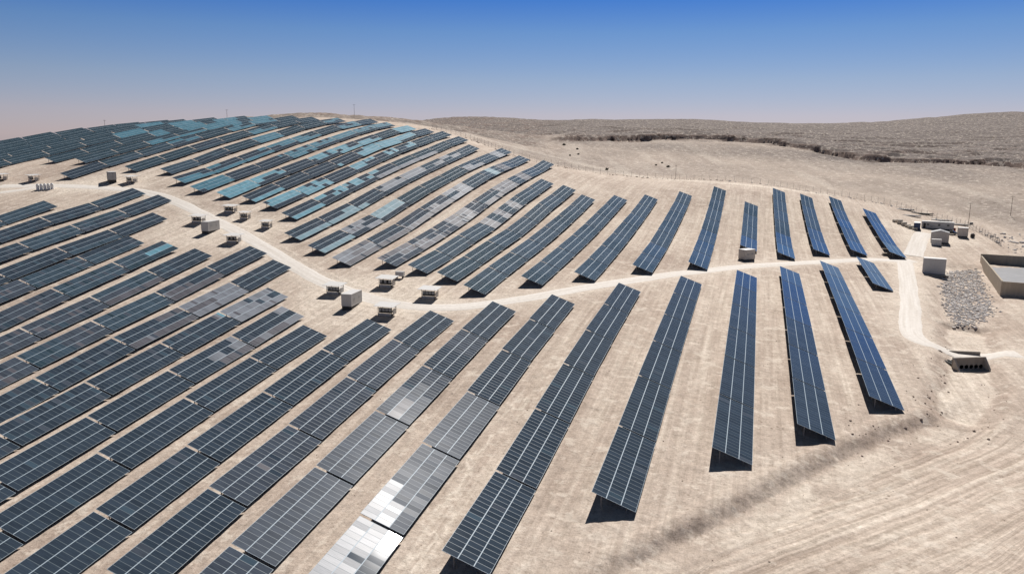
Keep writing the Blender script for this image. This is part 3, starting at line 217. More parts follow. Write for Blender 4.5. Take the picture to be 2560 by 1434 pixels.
FENCE = [[-188.77,445.67,4.9],[-155.82,425.89,-1.47],[-119.93,387.36,-8.6],[-101.55,382.24,-12.59],[-89.02,399.71,-15.94],[-73.05,416.14,-18.95],[-55.35,426.93,-20.52],[-41.01,432.56,-21.31],[-18.6,447.61,-21.93],[6.72,450.95,-23.66],[26.78,439.69,-26.32],[42.58,439.94,-28.39],[57.38,434.73,-30.24],[67.29,425.72,-31.83],[79.37,403.26,-34.63],[87.64,387.21,-36.19],[89.56,378.04,-36.89],[91.29,368.87,-37.69],[92.57,355.65,-38.89],[92.37,340.7,-39.88]]
BAND = [[-150.47,565.32,-1.17],[-142.63,582.8,-1.99],[-114.63,629.65,-1.8],[-76.51,655.55,-0.53],[-29.65,669.34,-0.13],[7.73,664.96,-2.0],[46.93,623.24,-9.59],[76.27,595.13,-15.27],[125.64,607.14,-13.94],[174.11,615.86,-17.66],[203.92,606.64,-19.13]]
BANK = [[-11.86,83.66,-47.51],[-6.62,90.76,-46.84],[-1.72,97.98,-46.54],[3.23,105.45,-46.12],[8.72,113.16,-45.78],[14.86,122.1,-45.53],[21.65,131.23,-45.34],[28.25,139.16,-45.31],[31.69,144.57,-45.35]]
CHAN = [[52.07,215.29,-43.87],[47.59,191.16,-44.34],[44.69,176.43,-44.7],[41.3,161.3,-45.14],[37.27,148.91,-45.44],[33.38,140.59,-45.57]]
CTL = np.array(CTL); TPS_X = None

# ------------------------------------------------------------------ ground shape
def warp(XY):
    r = np.linalg.norm(XY, axis=1, keepdims=True)
    return XY / r * (r / 100.) ** 0.75
def _K(A, B):
    d2 = ((A[:, None] - B[None]) ** 2).sum(-1); return 0.5 * d2 * np.log(d2 + 1e-12)
_X = warp(CTL[:, :2]); _n = len(_X)
_A = np.zeros((_n + 3, _n + 3)); _A[:_n, :_n] = _K(_X, _X) + np.diag(0.02 / CTL[:, 3])
_A[:_n, _n:] = np.hstack([np.ones((_n, 1)), _X]); _A[_n:, :_n] = _A[:_n, _n:].T
_W = np.linalg.solve(_A, np.r_[CTL[:, 2], 0, 0, 0])
def base_z(XY):
    XY = np.asarray(XY, float); out = np.empty(len(XY))
    for i in range(0, len(XY), 4000):
        X = warp(XY[i:i + 4000]); out[i:i + 4000] = np.hstack([_K(X, _X), np.ones((len(X), 1)), X]) @ _W
    return out

def _hash(ix, iy, seed):
    h = (ix.astype(np.int64) * 374761393 + iy.astype(np.int64) * 668265263 + seed * 974634777) & 0x7fffffff
    h = ((h ^ (h >> 13)) * 1274126177) & 0x7fffffff
    return ((h ^ (h >> 16)) & 0xffff) / 65535.0
def vnoise(x, y, seed=0):
    ix = np.floor(x); iy = np.floor(y); fx = x - ix; fy = y - iy
    fx = fx * fx * fx * (fx * (fx * 6 - 15) + 10); fy = fy * fy * fy * (fy * (fy * 6 - 15) + 10)
    a = _hash(ix, iy, seed); b = _hash(ix + 1, iy, seed); c = _hash(ix, iy + 1, seed); d = _hash(ix + 1, iy + 1, seed)
    return (a + (b - a) * fx) * (1 - fy) + (c + (d - c) * fx) * fy - 0.5
def fbm(x, y, seed=0, n=4, g=0.5):
    o = 0; a = 1.0
    for i in range(n):
        o = o + a * vnoise(x * 2 ** i + 17.3 * i, y * 2 ** i - 9.1 * i, seed + i); a *= g
    return o
def sstep(a, b, x):
    t = np.clip((x - a) / (b - a), 0, 1); return t * t * (3 - 2 * t)

def poly_dist(x, y, line):
    """distance to a polyline, signed side (positive = right of travel), and fraction along it"""
    P = np.asarray(line, float)[:, :2]; best = np.full(x.shape, 1e9); side = np.ones(x.shape); par = np.zeros(x.shape)
    seg = np.linalg.norm(np.diff(P, axis=0), axis=1); acc = np.r_[0, np.cumsum(seg)]
    for i in range(len(P) - 1):
        ax, ay = P[i]; dx, dy = P[i + 1] - P[i]; L = seg[i]
        t = np.clip(((x - ax) * dx + (y - ay) * dy) / (L * L), 0, 1)
        qx = x - ax - t * dx; qy = y - ay - t * dy; d = np.hypot(qx, qy)
        m = d < best; best = np.where(m, d, best)
        side = np.where(m, np.sign((y - ay) * dx * -1 + (x - ax) * dy), side)
        par = np.where(m, (acc[i] + t * L) / acc[-1], par)
    return best, side, par

def extend(line, a, b):
    P = np.array(line, float)[:, :2]; d0 = P[0] - P[1]; d1 = P[-1] - P[-2]
    return np.vstack([P[0] + d0 / np.linalg.norm(d0) * a, P, P[-1] + d1 / np.linalg.norm(d1) * b])
BANKX = extend(BANK, 40, 26)
ROADS = [(ROAD, 2.9), (ROAD2, 2.0), (SPUR, 3.6), (RIGHT, 2.6)]
_baz = np.degrees(np.arctan2(np.array(BAND)[:, 0], np.array(BAND)[:, 1])); _br = np.hypot(np.array(BAND)[:, 0], np.array(BAND)[:, 1])
BAND_H = 4.5
RIPRAP = [(64.1, 289), (74, 297), (69.9, 273), (62, 230.5), (54, 214.5), (49.9, 213.2), (51.2, 230), (57.2, 264)]
RIP_AXIS = [(70, 292), (64, 268), (57, 236), (52, 214)]
def shape(x, y, z, r, az):
    """adds cuts, banks, ditches and rough ground to the smooth surface; returns height and colour masks"""
    n = len(x)
    hill = np.zeros(n); pale = np.zeros(n); brown = np.zeros(n)
    # cut band on the far hillside
    rb = np.interp(az, _baz, _br) + 4 * fbm(az * 1.2, az * 0, 3, 3)
    fade = sstep(-15.5, -12.5, az)
    t = sstep(0, 6.2, r - rb) * fade
    z = z + BAND_H * t
    hill = sstep(-2, 2, r - rb) * fade
    brown += fade * sstep(-1.5, 0, r - rb) * (1 - sstep(6.2, 8.5, r - rb)) * 0.45
    far = sstep(600, 720, r); hill = np.maximum(hill, far)
    strip = (1 - sstep(-16, -13, az)) * sstep(505, 540, r)
    # rock ledges on the hills beyond the cut
    lw = hill * (1 - sstep(150, 420, r - rb)) * 0.8 * (r > 560)
    T = 3.6 + 0 * z
    q = (z + 3.5 * fbm(x / 60, y / 60, 11, 4)) / T
    f = q - np.floor(q); led = T * (np.floor(q) + sstep(0.92, 1.0, f)) - T * q
    z = z + led * lw * sstep(-0.12, 0.12, fbm(x / 35, y / 22, 21, 3))
    q2 = (z + 2.0 * fbm(x / 40, y / 40, 13, 3)) / 1.3; f2 = q2 - np.floor(q2); lw2 = hill * (r > 600) * (1 - sstep(90, 260, r - rb)) * sstep(-0.1, 0.2, fbm(x / 18, y / 9, 15, 3))
    z = z + 1.3 * (np.floor(q2) + sstep(0.86, 1.0, f2) - q2) * lw2
    brown += lw * 0.35 * sstep(0.88, 0.94, f) + lw2 * 0.25 * sstep(0.82, 0.9, f2)
    z = z + hill * (1.6 * fbm(x / 28, y / 28, 5, 5) + 6 * fbm(x / 220, y / 220, 8, 3) * sstep(700, 900, r))
    z = z + strip * 1.8 * fbm(x / 11, y / 11, 31, 5); hill = np.maximum(hill, strip * 0.75); brown += strip * 0.35 * sstep(-0.1, 0.3, fbm(x / 14, y / 14, 33, 3))
    # sunlit slope across the valley: shallow run-off gullies
    df, sf, pf = poly_dist(x, y, FENCE)
    out = np.where((sf < 0) | (r > 455), sstep(4, 30, df), 0) * (az > -24)
    out = np.maximum(out, sstep(430, 480, r) * (az > -20))
    slope = out * (1 - hill)
    z = z + slope * (0.7 * fbm(x / 30, y / 30, 41, 5) + 0.5 * fbm((x + 0.25 * y) / 5.5, (y - 0.25 * x) / 50, 43, 3))
    up_s = sstep(60, 5, rb - r) if False else np.exp(-np.clip(rb - r, 0, 1e9) / 55.0)
    hill = np.maximum(hill, slope * (0.38 + 0.42 * up_s + 0.5 * fbm(x / 60, y / 60, 47, 4)))
    pale += slope * 0.55 * sstep(0.0, 0.45, fbm((x + .3 * y) / 9, y / 70, 45, 4))
    # dirt track along the fence
    dt, st, pt = poly_dist(x, y, TRACK)
    pale += 0.75 * (1 - sstep(3.2, 7.0, dt)) * (r > 360)
    # near bank
    nearw = (r < 330)
    db, sb, pb = poly_dist(x, y, BANKX)
    sdist = db * sb + 0.55 * fbm(x / 11, y / 11, 51, 4)
    endf = sstep(0.12, 0.36, pb) * (1 - sstep(0.76, 0.95, pb))
    sd2 = sdist + 0.16 * fbm(x / 1.2, y / 1.2, 58, 3); drop = sstep(-0.1, 2.3, sd2) * (1 - 0.55 * sstep(8, 40, sdist)) * nearw * endf
    z = z - 1.05 * drop
    brown += 0.17 * sstep(-0.2, 0.3, sd2) * (1 - sstep(2.0, 2.7, sd2)) * nearw * endf * (0.7 + fbm(x / 6, y / 6, 59, 3))
    z = z + nearw * endf * 0.22 * np.exp(-((sd2 + 1.0) / 0.9) ** 2)
    pale += 0.7 * sstep(2.3, 3.5, sdist) * (1 - sstep(6, 9, sdist)) * sstep(-0.15, 0.25, fbm(x / 4, y / 4, 53, 4)) * nearw * endf
    # storm-water channel and riprap basin
    dc, sc, pc = poly_dist(x, y, CHAN); dc2 = dc + 1.3 * fbm(x / 6, y / 6, 55, 3)
    ch = (1 - sstep(2.5, 8.0, dc2)) * nearw * (1 - sstep(0.93, 1.0, pc)) * sstep(0.0, 0.05, pc)
    z = z - 1.3 * ch
    brown += 0.2 * sstep(0.05, 0.3, ch) * (1 - sstep(0.75, 0.95, ch)); pale += 0.6 * sstep(0.8, 1.0, ch)
    dr, sr, pr = poly_dist(x, y, RIP_AXIS); rp = (1 - sstep(4, 12, dr + 1.5 * fbm(x / 6, y / 6, 57, 3))) * nearw
    z = z - 1.0 * rp; brown += 0.12 * sstep(0.1, 0.4, rp) * (1 - sstep(0.7, 0.95, rp))
    # roads: smooth ground, pale shoulders
    rd = np.full(n, 1e9)
    for line, hw in ROADS:
        d, s_, p_ = poly_dist(x, y, line); rd = np.minimum(rd, d - hw)
    keep = sstep(0.3, 4.0, rd)
    berm = (1 - sstep(0, 0.9, np.abs(rd - 1.3))) * (r < 420)
    site = (r < 520) * (1 - np.clip(slope * 2, 0, 1))
    z = z + site * keep * (0.16 * fbm(x / 7, y / 9, 61, 3) + 0.085 * fbm(x / 1.3, y / 1.7, 63, 3)) + 0.10 * berm * (0.6 + fbm(x / 3, y / 3, 65, 3))
    pale += (1 - sstep(-0.5, 5.0, rd + 3 * fbm(x / 5, y / 5, 67, 3))) * 0.55
    # culvert embankment: keep the road crown level over the pipes
    # vehicle pads, wheel tracks
    for (px, py, pr_) in PADS:
        pale += 0.6 * (1 - sstep(pr_ * 0.5, pr_, np.hypot(x - px, y - py) + 4 * fbm(x / 6, y / 6, 71, 3)))
    rows = site * keep
    tr = fbm(x / 0.75, y / 24, 81, 3) + 0.5 * fbm(x / 3.5, y / 40, 83, 2)
    pale += rows * 0.9 * np.clip(tr, 0, 1) * (1 - drop)
    brown += rows * 0.26 * np.clip(-tr - 0.05, 0, 1) * (1 - drop)
    u = (x * 0.58 + y * 0.81); v = (x * 0.81 - y * 0.58) + 5.0 * np.sin(u / 31 + 0.6) + 1.6 * fbm(x / 22, y / 22, 86, 3)
    tr2 = fbm(v / 0.8, u / 30, 85, 4) + 0.4 * fbm(v / 4, u / 30, 87, 2)
    lowr = drop * sstep(3, 9, sdist)
    pale += lowr * 1.0 * np.clip(tr2, 0, 1); brown += lowr * 0.36 * np.clip(-tr2 - 0.03, 0, 1)
    z = z + lowr * 0.10 * tr2
    # pale dried run-off braid in the lane left of the sixth row
    lane = np.exp(-((x + 35 + 2.2 * np.sin(y / 13)) / 2.0) ** 2) * sstep(66, 76, y) * (1 - sstep(135, 165, y))
    rid = 1 - np.abs(fbm(x / 2.2, y / 5, 91, 4)) * 7
    pale += lane * np.clip(rid, 0, 1) * 1.3
    # patchy soil
    pt_ = fbm(x / 26, y / 26, 95, 4)
    brown += site * 0.22 * sstep(0.08, 0.5, pt_); pale += site * 0.25 * sstep(0.05, 0.5, -pt_)
    global TUV
    lw_ = sstep(0.25, 0.75, lowr)
    TUV = np.c_[x * (1 - lw_) + v * lw_, (y * (1 - lw_) + u * lw_), np.clip(rows, 0, 1), lw_]
    return z, np.clip(hill, 0, 1), np.clip(pale, 0, 1), np.clip(brown, 0, 1)
PADS = [(-88, 168, 26), (-165, 218, 30), (-245, 250, 22), (72, 355, 22), (56, 292, 16), (62, 370, 16)]

def ground(x, y):
    x = np.atleast_1d(np.asarray(x, float)); y = np.atleast_1d(np.asarray(y, float))
    r = np.hypot(x, y); az = np.degrees(np.arctan2(x, y))
    return shape(x, y, base_z(np.c_[x, y]), r, az)[0] + Z0
def gz(x, y): return float(ground(x, y)[0])

# ------------------------------------------------------------------ helpers
def tag(o, label=None, cat=None, group=None, kind=None):
    if label: o['label'] = label
    if cat: o['category'] = cat
    if group: o['group'] = group
    if kind: o['kind'] = kind
    return o
def link(name, me, mats=(), parent=None, loc=None):
    for m in mats:
        if m.name not in me.materials: me.materials.append(m)
    o = bpy.data.objects.new(name, me); COL.objects.link(o)
    if parent: o.parent = parent
    if loc is not None: o.location = loc
    return o
def empty(name, loc, rz=0.0):
    o = bpy.data.objects.new(name, None); o.empty_display_size = 0.3; COL.objects.link(o)
    o.location = loc; o.rotation_euler = (0, 0, rz); return o
class MB:
    """collects boxes, bars, prisms and tubes into one mesh"""
    def __init__(s): s.v = []; s.f = []; s.m = []
    def add(s, vs, fs, m=0):
        b = len(s.v); s.v += [tuple(p) for p in vs]; s.f += [tuple(i + b for i in f) for f in fs]; s.m += [m] * len(fs)
    def box(s, c, d, rz=0.0, m=0):
        X, Y, Z = d[0] / 2, d[1] / 2, d[2] / 2; ca, sa = math.cos(rz), math.sin(rz)
        vs = []
        for sx, sy, sz in ((-1,-1,-1),(1,-1,-1),(1,1,-1),(-1,1,-1),(-1,-1,1),(1,-1,1),(1,1,1),(-1,1,1)):
            a, b = sx * X, sy * Y; vs.append((c[0] + a * ca - b * sa, c[1] + a * sa + b * ca, c[2] + sz * Z))
        s.add(vs, ((0,3,2,1),(4,5,6,7),(0,1,5,4),(1,2,6,5),(2,3,7,6),(3,0,4,7)), m)
    def bar(s, p, q, w, h=None, m=0):
        p = Vector(p); q = Vector(q); h = h or w; d = (q - p).normalized()
        a = d.cross(Vector((0, 0, 1)))
        if a.length < 1e-3: a = Vector((1, 0, 0))
        a.normalize(); b = a.cross(d).normalized(); vs = []
        for e in (p, q):
            for sa, sb in ((-1,-1),(1,-1),(1,1),(-1,1)): vs.append(e + a * sa * w / 2 + b * sb * h / 2)
        s.add(vs, ((0,1,2,3),(7,6,5,4),(0,4,5,1),(1,5,6,2),(2,6,7,3),(3,7,4,0)), m)
    def lathe(s, c, prof, n=20, m=0):
        """prof: (radius, z) from the bottom up"""
        vs = []; fs = []
        for rr, zz in prof:
            for k in range(n):
                a = 2 * math.pi * k / n; vs.append((c[0] + rr * math.cos(a), c[1] + rr * math.sin(a), c[2] + zz))
        for i in range(len(prof) - 1):
            for k in range(n):
                k2 = (k + 1) % n; fs.append((i * n + k, i * n + k2, (i + 1) * n + k2, (i + 1) * n + k))
        fs.append(tuple(range(n - 1, -1, -1))); fs.append(tuple((len(prof) - 1) * n + k for k in range(n)))
        s.add(vs, fs, m)
    def prism(s, poly, a, b, m=0, axis='y'):
        """polygon in the plane across an axis, extruded from a to b"""
        n = len(poly)
        def P(p, t): return (p[0], t, p[1]) if axis == 'y' else (t, p[0], p[1])
        vs = [P(p, a) for p in poly] + [P(p, b) for p in poly]
        fs = [tuple(range(n)), tuple(range(2 * n - 1, n - 1, -1))] + [(i, i + n, (i + 1) % n + n, (i + 1) % n) for i in range(n)]
        s.add(vs, fs, m)
    def mesh(s, name, mats, smooth=False):
        me = bpy.data.meshes.new(name); me.from_pydata(s.v, [], s.f); 
        for m in mats: me.materials.append(m)
        me.polygons.foreach_set('material_index', s.m)
        if smooth: me.polygons.foreach_set('use_smooth', [True] * len(s.f))
        bm = bmesh.new(); bm.from_mesh(me); bmesh.ops.recalc_face_normals(bm, faces=bm.faces); bm.to_mesh(me); bm.free()
        me.update(); return me
    def obj(s, name, mats, parent=None, smooth=False):
        if not isinstance(mats, (list, tuple)): mats = [mats]
        return link(name, s.mesh(name, mats, smooth), (), parent)

# ------------------------------------------------------------------ materials
def mat(name, col, rough=0.6, metal=0.0, var=0.12, scale=3.0, spec=0.4, streak=False):
    m = bpy.data.materials.new(name); m.use_nodes = True; t = m.node_tree; p = t.nodes['Principled BSDF']
    tc = t.nodes.new('ShaderNodeTexCoord'); nz = t.nodes.new('ShaderNodeTexNoise'); nz.inputs['Scale'].default_value = scale; nz.inputs['Detail'].default_value = 5
    if streak:
        mp = t.nodes.new('ShaderNodeMapping'); mp.inputs['Scale'].default_value = (2.5, 2.5, 0.25)
        t.links.new(tc.outputs['Object'], mp.inputs[0]); t.links.new(mp.outputs[0], nz.inputs['Vector'])
    else: t.links.new(tc.outputs['Object'], nz.inputs['Vector'])
    r = t.nodes.new('ShaderNodeValToRGB'); e = r.color_ramp.elements
    e[0].position = 0.3; e[1].position = 0.7
    e[0].color = tuple(c * (1 - var) for c in col) + (1,); e[1].color = tuple(min(1, c * (1 + var)) for c in col) + (1,)
    t.links.new(nz.outputs['Fac'], r.inputs[0]); t.links.new(r.outputs[0], p.inputs['Base Color'])
    p.inputs['Roughness'].default_value = rough; p.inputs['Metallic'].default_value = metal; p.inputs['Specular IOR Level'].default_value = spec
    return m
M_tank = mat('white tank plastic', (0.80, 0.80, 0.78), 0.45, var=0.04)
M_white = mat('white painted metal', (0.50, 0.49, 0.475), 0.45, streak=True, var=0.07)
M_roof = mat('white sheet roof', (0.66, 0.64, 0.61), 0.5, var=0.05)
M_grey = mat('light grey metal', (0.40, 0.39, 0.38), 0.5, var=0.08)
M_box = mat('inverter casing', (0.30, 0.30, 0.295), 0.5, var=0.06)
M_steel = mat('galvanised steel', (0.42, 0.42, 0.41), 0.45, 0.6)
M_post = mat('dull galvanised post', (0.30, 0.29, 0.28), 0.6, 0.3)
M_dark = mat('dark steel', (0.035, 0.034, 0.035), 0.6)
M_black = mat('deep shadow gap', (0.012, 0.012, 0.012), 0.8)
M_blue = mat('blue container paint', (0.03, 0.05, 0.12), 0.5, streak=True)
M_tan = mat('tan container paint', (0.50, 0.46, 0.42), 0.55, streak=True)
M_conc = mat('concrete', (0.42, 0.38, 0.33), 0.85, scale=1.2)
M_concd = mat('dark streaked concrete', (0.27, 0.235, 0.20), 0.9, scale=1.2, streak=True)  # darker concrete with upright streaks, for headwall and kerb
M_tanw = mat('tan rendered wall', (0.44, 0.37, 0.28), 0.9, scale=0.6, streak=True)
M_cover = mat('grey reservoir cover', (0.21, 0.21, 0.22), 0.7, scale=0.4)
M_wood = mat('weathered pallet wood', (0.36, 0.29, 0.22), 0.85)
M_card = mat('stacked module boxes', (0.48, 0.44, 0.38), 0.8)
M_rubber = mat('black rubber', (0.02, 0.02, 0.02), 0.8)
M_car = mat('dark car paint', (0.015, 0.018, 0.022), 0.25)
M_glass = mat('car window glass', (0.02, 0.025, 0.03), 0.08, var=0.02)
M_red = mat('faded red plastic', (0.35, 0.09, 0.06), 0.6)
M_win = mat('window pane', (0.05, 0.06, 0.07), 0.15, var=0.02)
M_stone = mat('limestone rubble', (0.56, 0.52, 0.49), 0.9, scale=0.7, var=0.3)
M_dstone = mat('brown field stone', (0.24, 0.18, 0.145), 0.9, scale=0.9, var=0.3)
M_shrub = mat('dry desert shrub leaves', (0.075, 0.07, 0.045), 0.9, var=0.3)
M_bark = mat('shrub stem', (0.10, 0.08, 0.06), 0.9)
M_wire = mat('fence wire', (0.26, 0.25, 0.24), 0.6, 0.3)
M_alu = mat('aluminium module frame', (0.36, 0.44, 0.50), 0.55, 0.0, var=0.05, spec=0.3)
M_alu2 = mat('thin module joint', (0.085, 0.118, 0.140), 0.5, 0.0, var=0.05, spec=0.3)

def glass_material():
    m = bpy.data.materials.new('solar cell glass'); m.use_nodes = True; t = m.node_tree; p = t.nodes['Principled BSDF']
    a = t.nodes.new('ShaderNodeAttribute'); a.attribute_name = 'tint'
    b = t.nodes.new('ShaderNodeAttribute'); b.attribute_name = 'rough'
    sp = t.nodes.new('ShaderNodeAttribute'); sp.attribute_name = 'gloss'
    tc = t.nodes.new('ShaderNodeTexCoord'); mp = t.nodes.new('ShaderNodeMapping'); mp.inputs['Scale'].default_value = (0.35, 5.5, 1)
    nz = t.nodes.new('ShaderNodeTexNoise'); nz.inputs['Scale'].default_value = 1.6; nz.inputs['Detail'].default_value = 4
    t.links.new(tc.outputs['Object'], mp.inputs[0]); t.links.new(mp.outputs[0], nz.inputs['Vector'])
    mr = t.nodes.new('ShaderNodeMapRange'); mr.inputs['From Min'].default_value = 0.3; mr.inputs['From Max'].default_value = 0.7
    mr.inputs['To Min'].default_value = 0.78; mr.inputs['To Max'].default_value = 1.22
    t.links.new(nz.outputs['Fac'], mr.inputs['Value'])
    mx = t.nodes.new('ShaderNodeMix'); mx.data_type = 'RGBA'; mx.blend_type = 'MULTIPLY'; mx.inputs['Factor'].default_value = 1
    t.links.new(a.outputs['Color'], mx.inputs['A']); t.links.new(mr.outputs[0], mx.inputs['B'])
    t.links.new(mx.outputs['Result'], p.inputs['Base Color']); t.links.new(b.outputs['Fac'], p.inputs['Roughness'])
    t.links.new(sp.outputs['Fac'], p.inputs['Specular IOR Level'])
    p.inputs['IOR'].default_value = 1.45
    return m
M_cell = glass_material()

def ground_material():
    m = bpy.data.materials.new('desert soil'); m.use_nodes = True; t = m.node_tree; p = t.nodes['Principled BSDF']; N = t.nodes.new; Lk = t.links.new
    at = N('ShaderNodeAttribute'); at.attribute_name = 'mask'
    sx = N('ShaderNodeSeparateColor'); Lk(at.outputs['Color'], sx.inputs[0])
    tc = N('ShaderNodeTexCoord')
    def noise(sc, det=6, rough=0.6, vec=None):
        n = N('ShaderNodeTexNoise'); n.inputs['Scale'].default_value = sc; n.inputs['Detail'].default_value = det; n.inputs['Roughness'].default_value = rough
        Lk(vec or tc.outputs['Object'], n.inputs['Vector']); return n.outputs['Fac']
    def ramp(f, c0, c1, p0=0.3, p1=0.7):
        r = N('ShaderNodeValToRGB'); e = r.color_ramp.elements; e[0].position = p0; e[1].position = p1; e[0].color = (*c0, 1); e[1].color = (*c1, 1); Lk(f, r.inputs[0]); return r.outputs[0]
    def mix(a, b, f, typ='MIX'):
        x = N('ShaderNodeMix'); x.data_type = 'RGBA'; x.blend_type = typ
        Lk(a, x.inputs['A']); Lk(b, x.inputs['B'])
        if isinstance(f, float): x.inputs['Factor'].default_value = f
        else: Lk(f, x.inputs['Factor'])
        return x.outputs['Result']
    n1 = noise(0.11); n2 = noise(0.9, 8, 0.65); n3 = noise(6.0, 5, 0.7)
    sand = ramp(n1, (0.500, 0.412, 0.340), (0.592, 0.498, 0.418))
    pale = ramp(n2, (0.66, 0.572, 0.475), (0.79, 0.70, 0.60))
    brown = ramp(n2, (0.18, 0.115, 0.09), (0.28, 0.19, 0.15))
    hill = ramp(n2, (0.145, 0.122, 0.112), (0.235, 0.200, 0.182), 0.35, 0.65)
    c = mix(sand, pale, sx.outputs['Green']); c = mix(c, hill, sx.outputs['Red']); c = mix(c, brown, sx.outputs['Blue'])
    d = ramp(n2, (0.80, 0.79, 0.78), (1.14, 1.14, 1.14)); c = mix(c, d, 0.8, 'MULTIPLY')
    d2 = ramp(n3, (0.82, 0.81, 0.80), (1.12, 1.12, 1.12), 0.32, 0.66); c = mix(c, d2, 0.8, 'MULTIPLY')
    # wheel tracks drawn along the lanes
    tu = N('ShaderNodeAttribute'); tu.attribute_name = 'tuv'; mp = N('ShaderNodeMapping'); mp.inputs['Scale'].default_value = (1.35, 0.035, 0); Lk(tu.outputs['Vector'], mp.inputs[0])
    tn = N('ShaderNodeTexNoise'); tn.noise_dimensions = '2D'; tn.inputs['Scale'].default_value = 1.0; tn.inputs['Detail'].default_value = 7; tn.inputs['Roughness'].default_value = 0.62; Lk(mp.outputs[0], tn.inputs['Vector']); tf = tn.outputs['Fac']
    st_ = N('ShaderNodeSeparateColor'); Lk(tu.outputs['Color'], st_.inputs[0])
    trk = ramp(tf, (0.74, 0.715, 0.69), (1.20, 1.20, 1.20), 0.34, 0.62)
    gt = N('ShaderNodeMath'); gt.operation = 'MULTIPLY_ADD'; gt.inputs[1].default_value = 0.48; Lk(tu.outputs['Alpha'], gt.inputs[0])
    gr = N('ShaderNodeMath'); gr.operation = 'MULTIPLY'; gr.inputs[1].default_value = 0.34; Lk(st_.outputs['Blue'], gr.inputs[0]); Lk(gr.outputs[0], gt.inputs[2])
    c = mix(c, mix(c, trk, 1.0, 'MULTIPLY'), gt.outputs[0])
    # pale crust patches with ragged edges
    n4 = noise(0.32, 9, 0.68); cr = ramp(n4, (0, 0, 0), (0.75, 0.75, 0.75), 0.55, 0.60); c = mix(c, mix(c, pale, 0.75), cr)
    n5 = noise(2.4, 7, 0.72); dk = ramp(n5, (0.70, 0.67, 0.64), (1.06, 1.06, 1.06), 0.33, 0.50); c = mix(c, dk, 0.75, 'MULTIPLY')
    # scattered darker pebbles and scrub specks
    vo = N('ShaderNodeTexVoronoi'); vo.inputs['Scale'].default_value = 0.55; Lk(tc.outputs['Object'], vo.inputs['Vector'])
    sp = ramp(vo.outputs['Distance'], (0.42, 0.38, 0.34), (1, 1, 1), 0.05, 0.16)
    gate = ramp(noise(0.05, 4), (0, 0, 0), (1, 1, 1), 0.52, 0.62)
    c = mix(c, mix(c, sp, 1.0, 'MULTIPLY'), gate)
    vo2 = N('ShaderNodeTexVoronoi'); vo2.inputs['Scale'].default_value = 0.16; Lk(tc.outputs['Object'], vo2.inputs['Vector'])
    sp2 = ramp(vo2.outputs['Distance'], (0.35, 0.31, 0.27), (1, 1, 1), 0.10, 0.25)
    c = mix(c, mix(c, sp2, 1.0, 'MULTIPLY'), sx.outputs['Red'])
    Lk(c, p.inputs['Base Color']); p.inputs['Roughness'].default_value = 0.95; p.inputs['Specular IOR Level'].default_value = 0.1
    b1 = N('ShaderNodeBump'); b1.inputs['Strength'].default_value = 0.55; b1.inputs['Distance'].default_value = 0.35; Lk(n2, b1.inputs['Height'])
    b2 = N('ShaderNodeBump'); b2.inputs['Strength'].default_value = 0.5; b2.inputs['Distance'].default_value = 0.08; Lk(n3, b2.inputs['Height']); Lk(b1.outputs[0], b2.inputs['Normal'])
    b3 = N('ShaderNodeBump'); b3.inputs['Strength'].default_value = 0.35; b3.inputs['Distance'].default_value = 0.12; Lk(tf, b3.inputs['Height']); Lk(b2.outputs[0], b3.inputs['Normal'])
    Lk(b3.outputs[0], p.inputs['Normal'])
    return m
M_ground = ground_material()
def road_material():
    m = bpy.data.materials.new('compacted pale road base'); m.use_nodes = True; t = m.node_tree; p = t.nodes['Principled BSDF']; N = t.nodes.new; Lk = t.links.new
    uv = N('ShaderNodeUVMap'); mp = N('ShaderNodeMapping'); mp.inputs['Scale'].default_value = (0.035, 7, 1); Lk(uv.outputs[0], mp.inputs[0])
    n = N('ShaderNodeTexNoise'); n.inputs['Scale'].default_value = 1; n.inputs['Detail'].default_value = 5; Lk(mp.outputs[0], n.inputs['Vector'])
    tc = N('ShaderNodeTexCoord'); n2 = N('ShaderNodeTexNoise'); n2.inputs['Scale'].default_value = 1.4; n2.inputs['Detail'].default_value = 7; Lk(tc.outputs['Object'], n2.inputs['Vector'])
    r = N('ShaderNodeValToRGB'); e = r.color_ramp.elements; e[0].position = 0.3; e[1].position = 0.7; e[0].color = (0.70, 0.64, 0.57, 1); e[1].color = (0.84, 0.79, 0.73, 1); Lk(n.outputs['Fac'], r.inputs[0])
    r2 = N('ShaderNodeValToRGB'); e = r2.color_ramp.elements; e[0].position = 0.3; e[1].position = 0.7; e[0].color = (0.9, 0.89, 0.88, 1); e[1].color = (1.05, 1.05, 1.05, 1); Lk(n2.outputs['Fac'], r2.inputs[0])
    x = N('ShaderNodeMix'); x.data_type = 'RGBA'; x.blend_type = 'MULTIPLY'; x.inputs['Factor'].default_value = 1; Lk(r.outputs[0], x.inputs['A']); Lk(r2.outputs[0], x.inputs['B'])
    Lk(x.outputs['Result'], p.inputs['Base Color']); p.inputs['Roughness'].default_value = 0.95; p.inputs['Specular IOR Level'].default_value = 0.1
    b = N('ShaderNodeBump'); b.inputs['Strength'].default_value = 0.3; b.inputs['Distance'].default_value = 0.1; Lk(n2.outputs['Fac'], b.inputs['Height']); Lk(b.outputs[0], p.inputs['Normal'])
    return m
M_road = road_material()

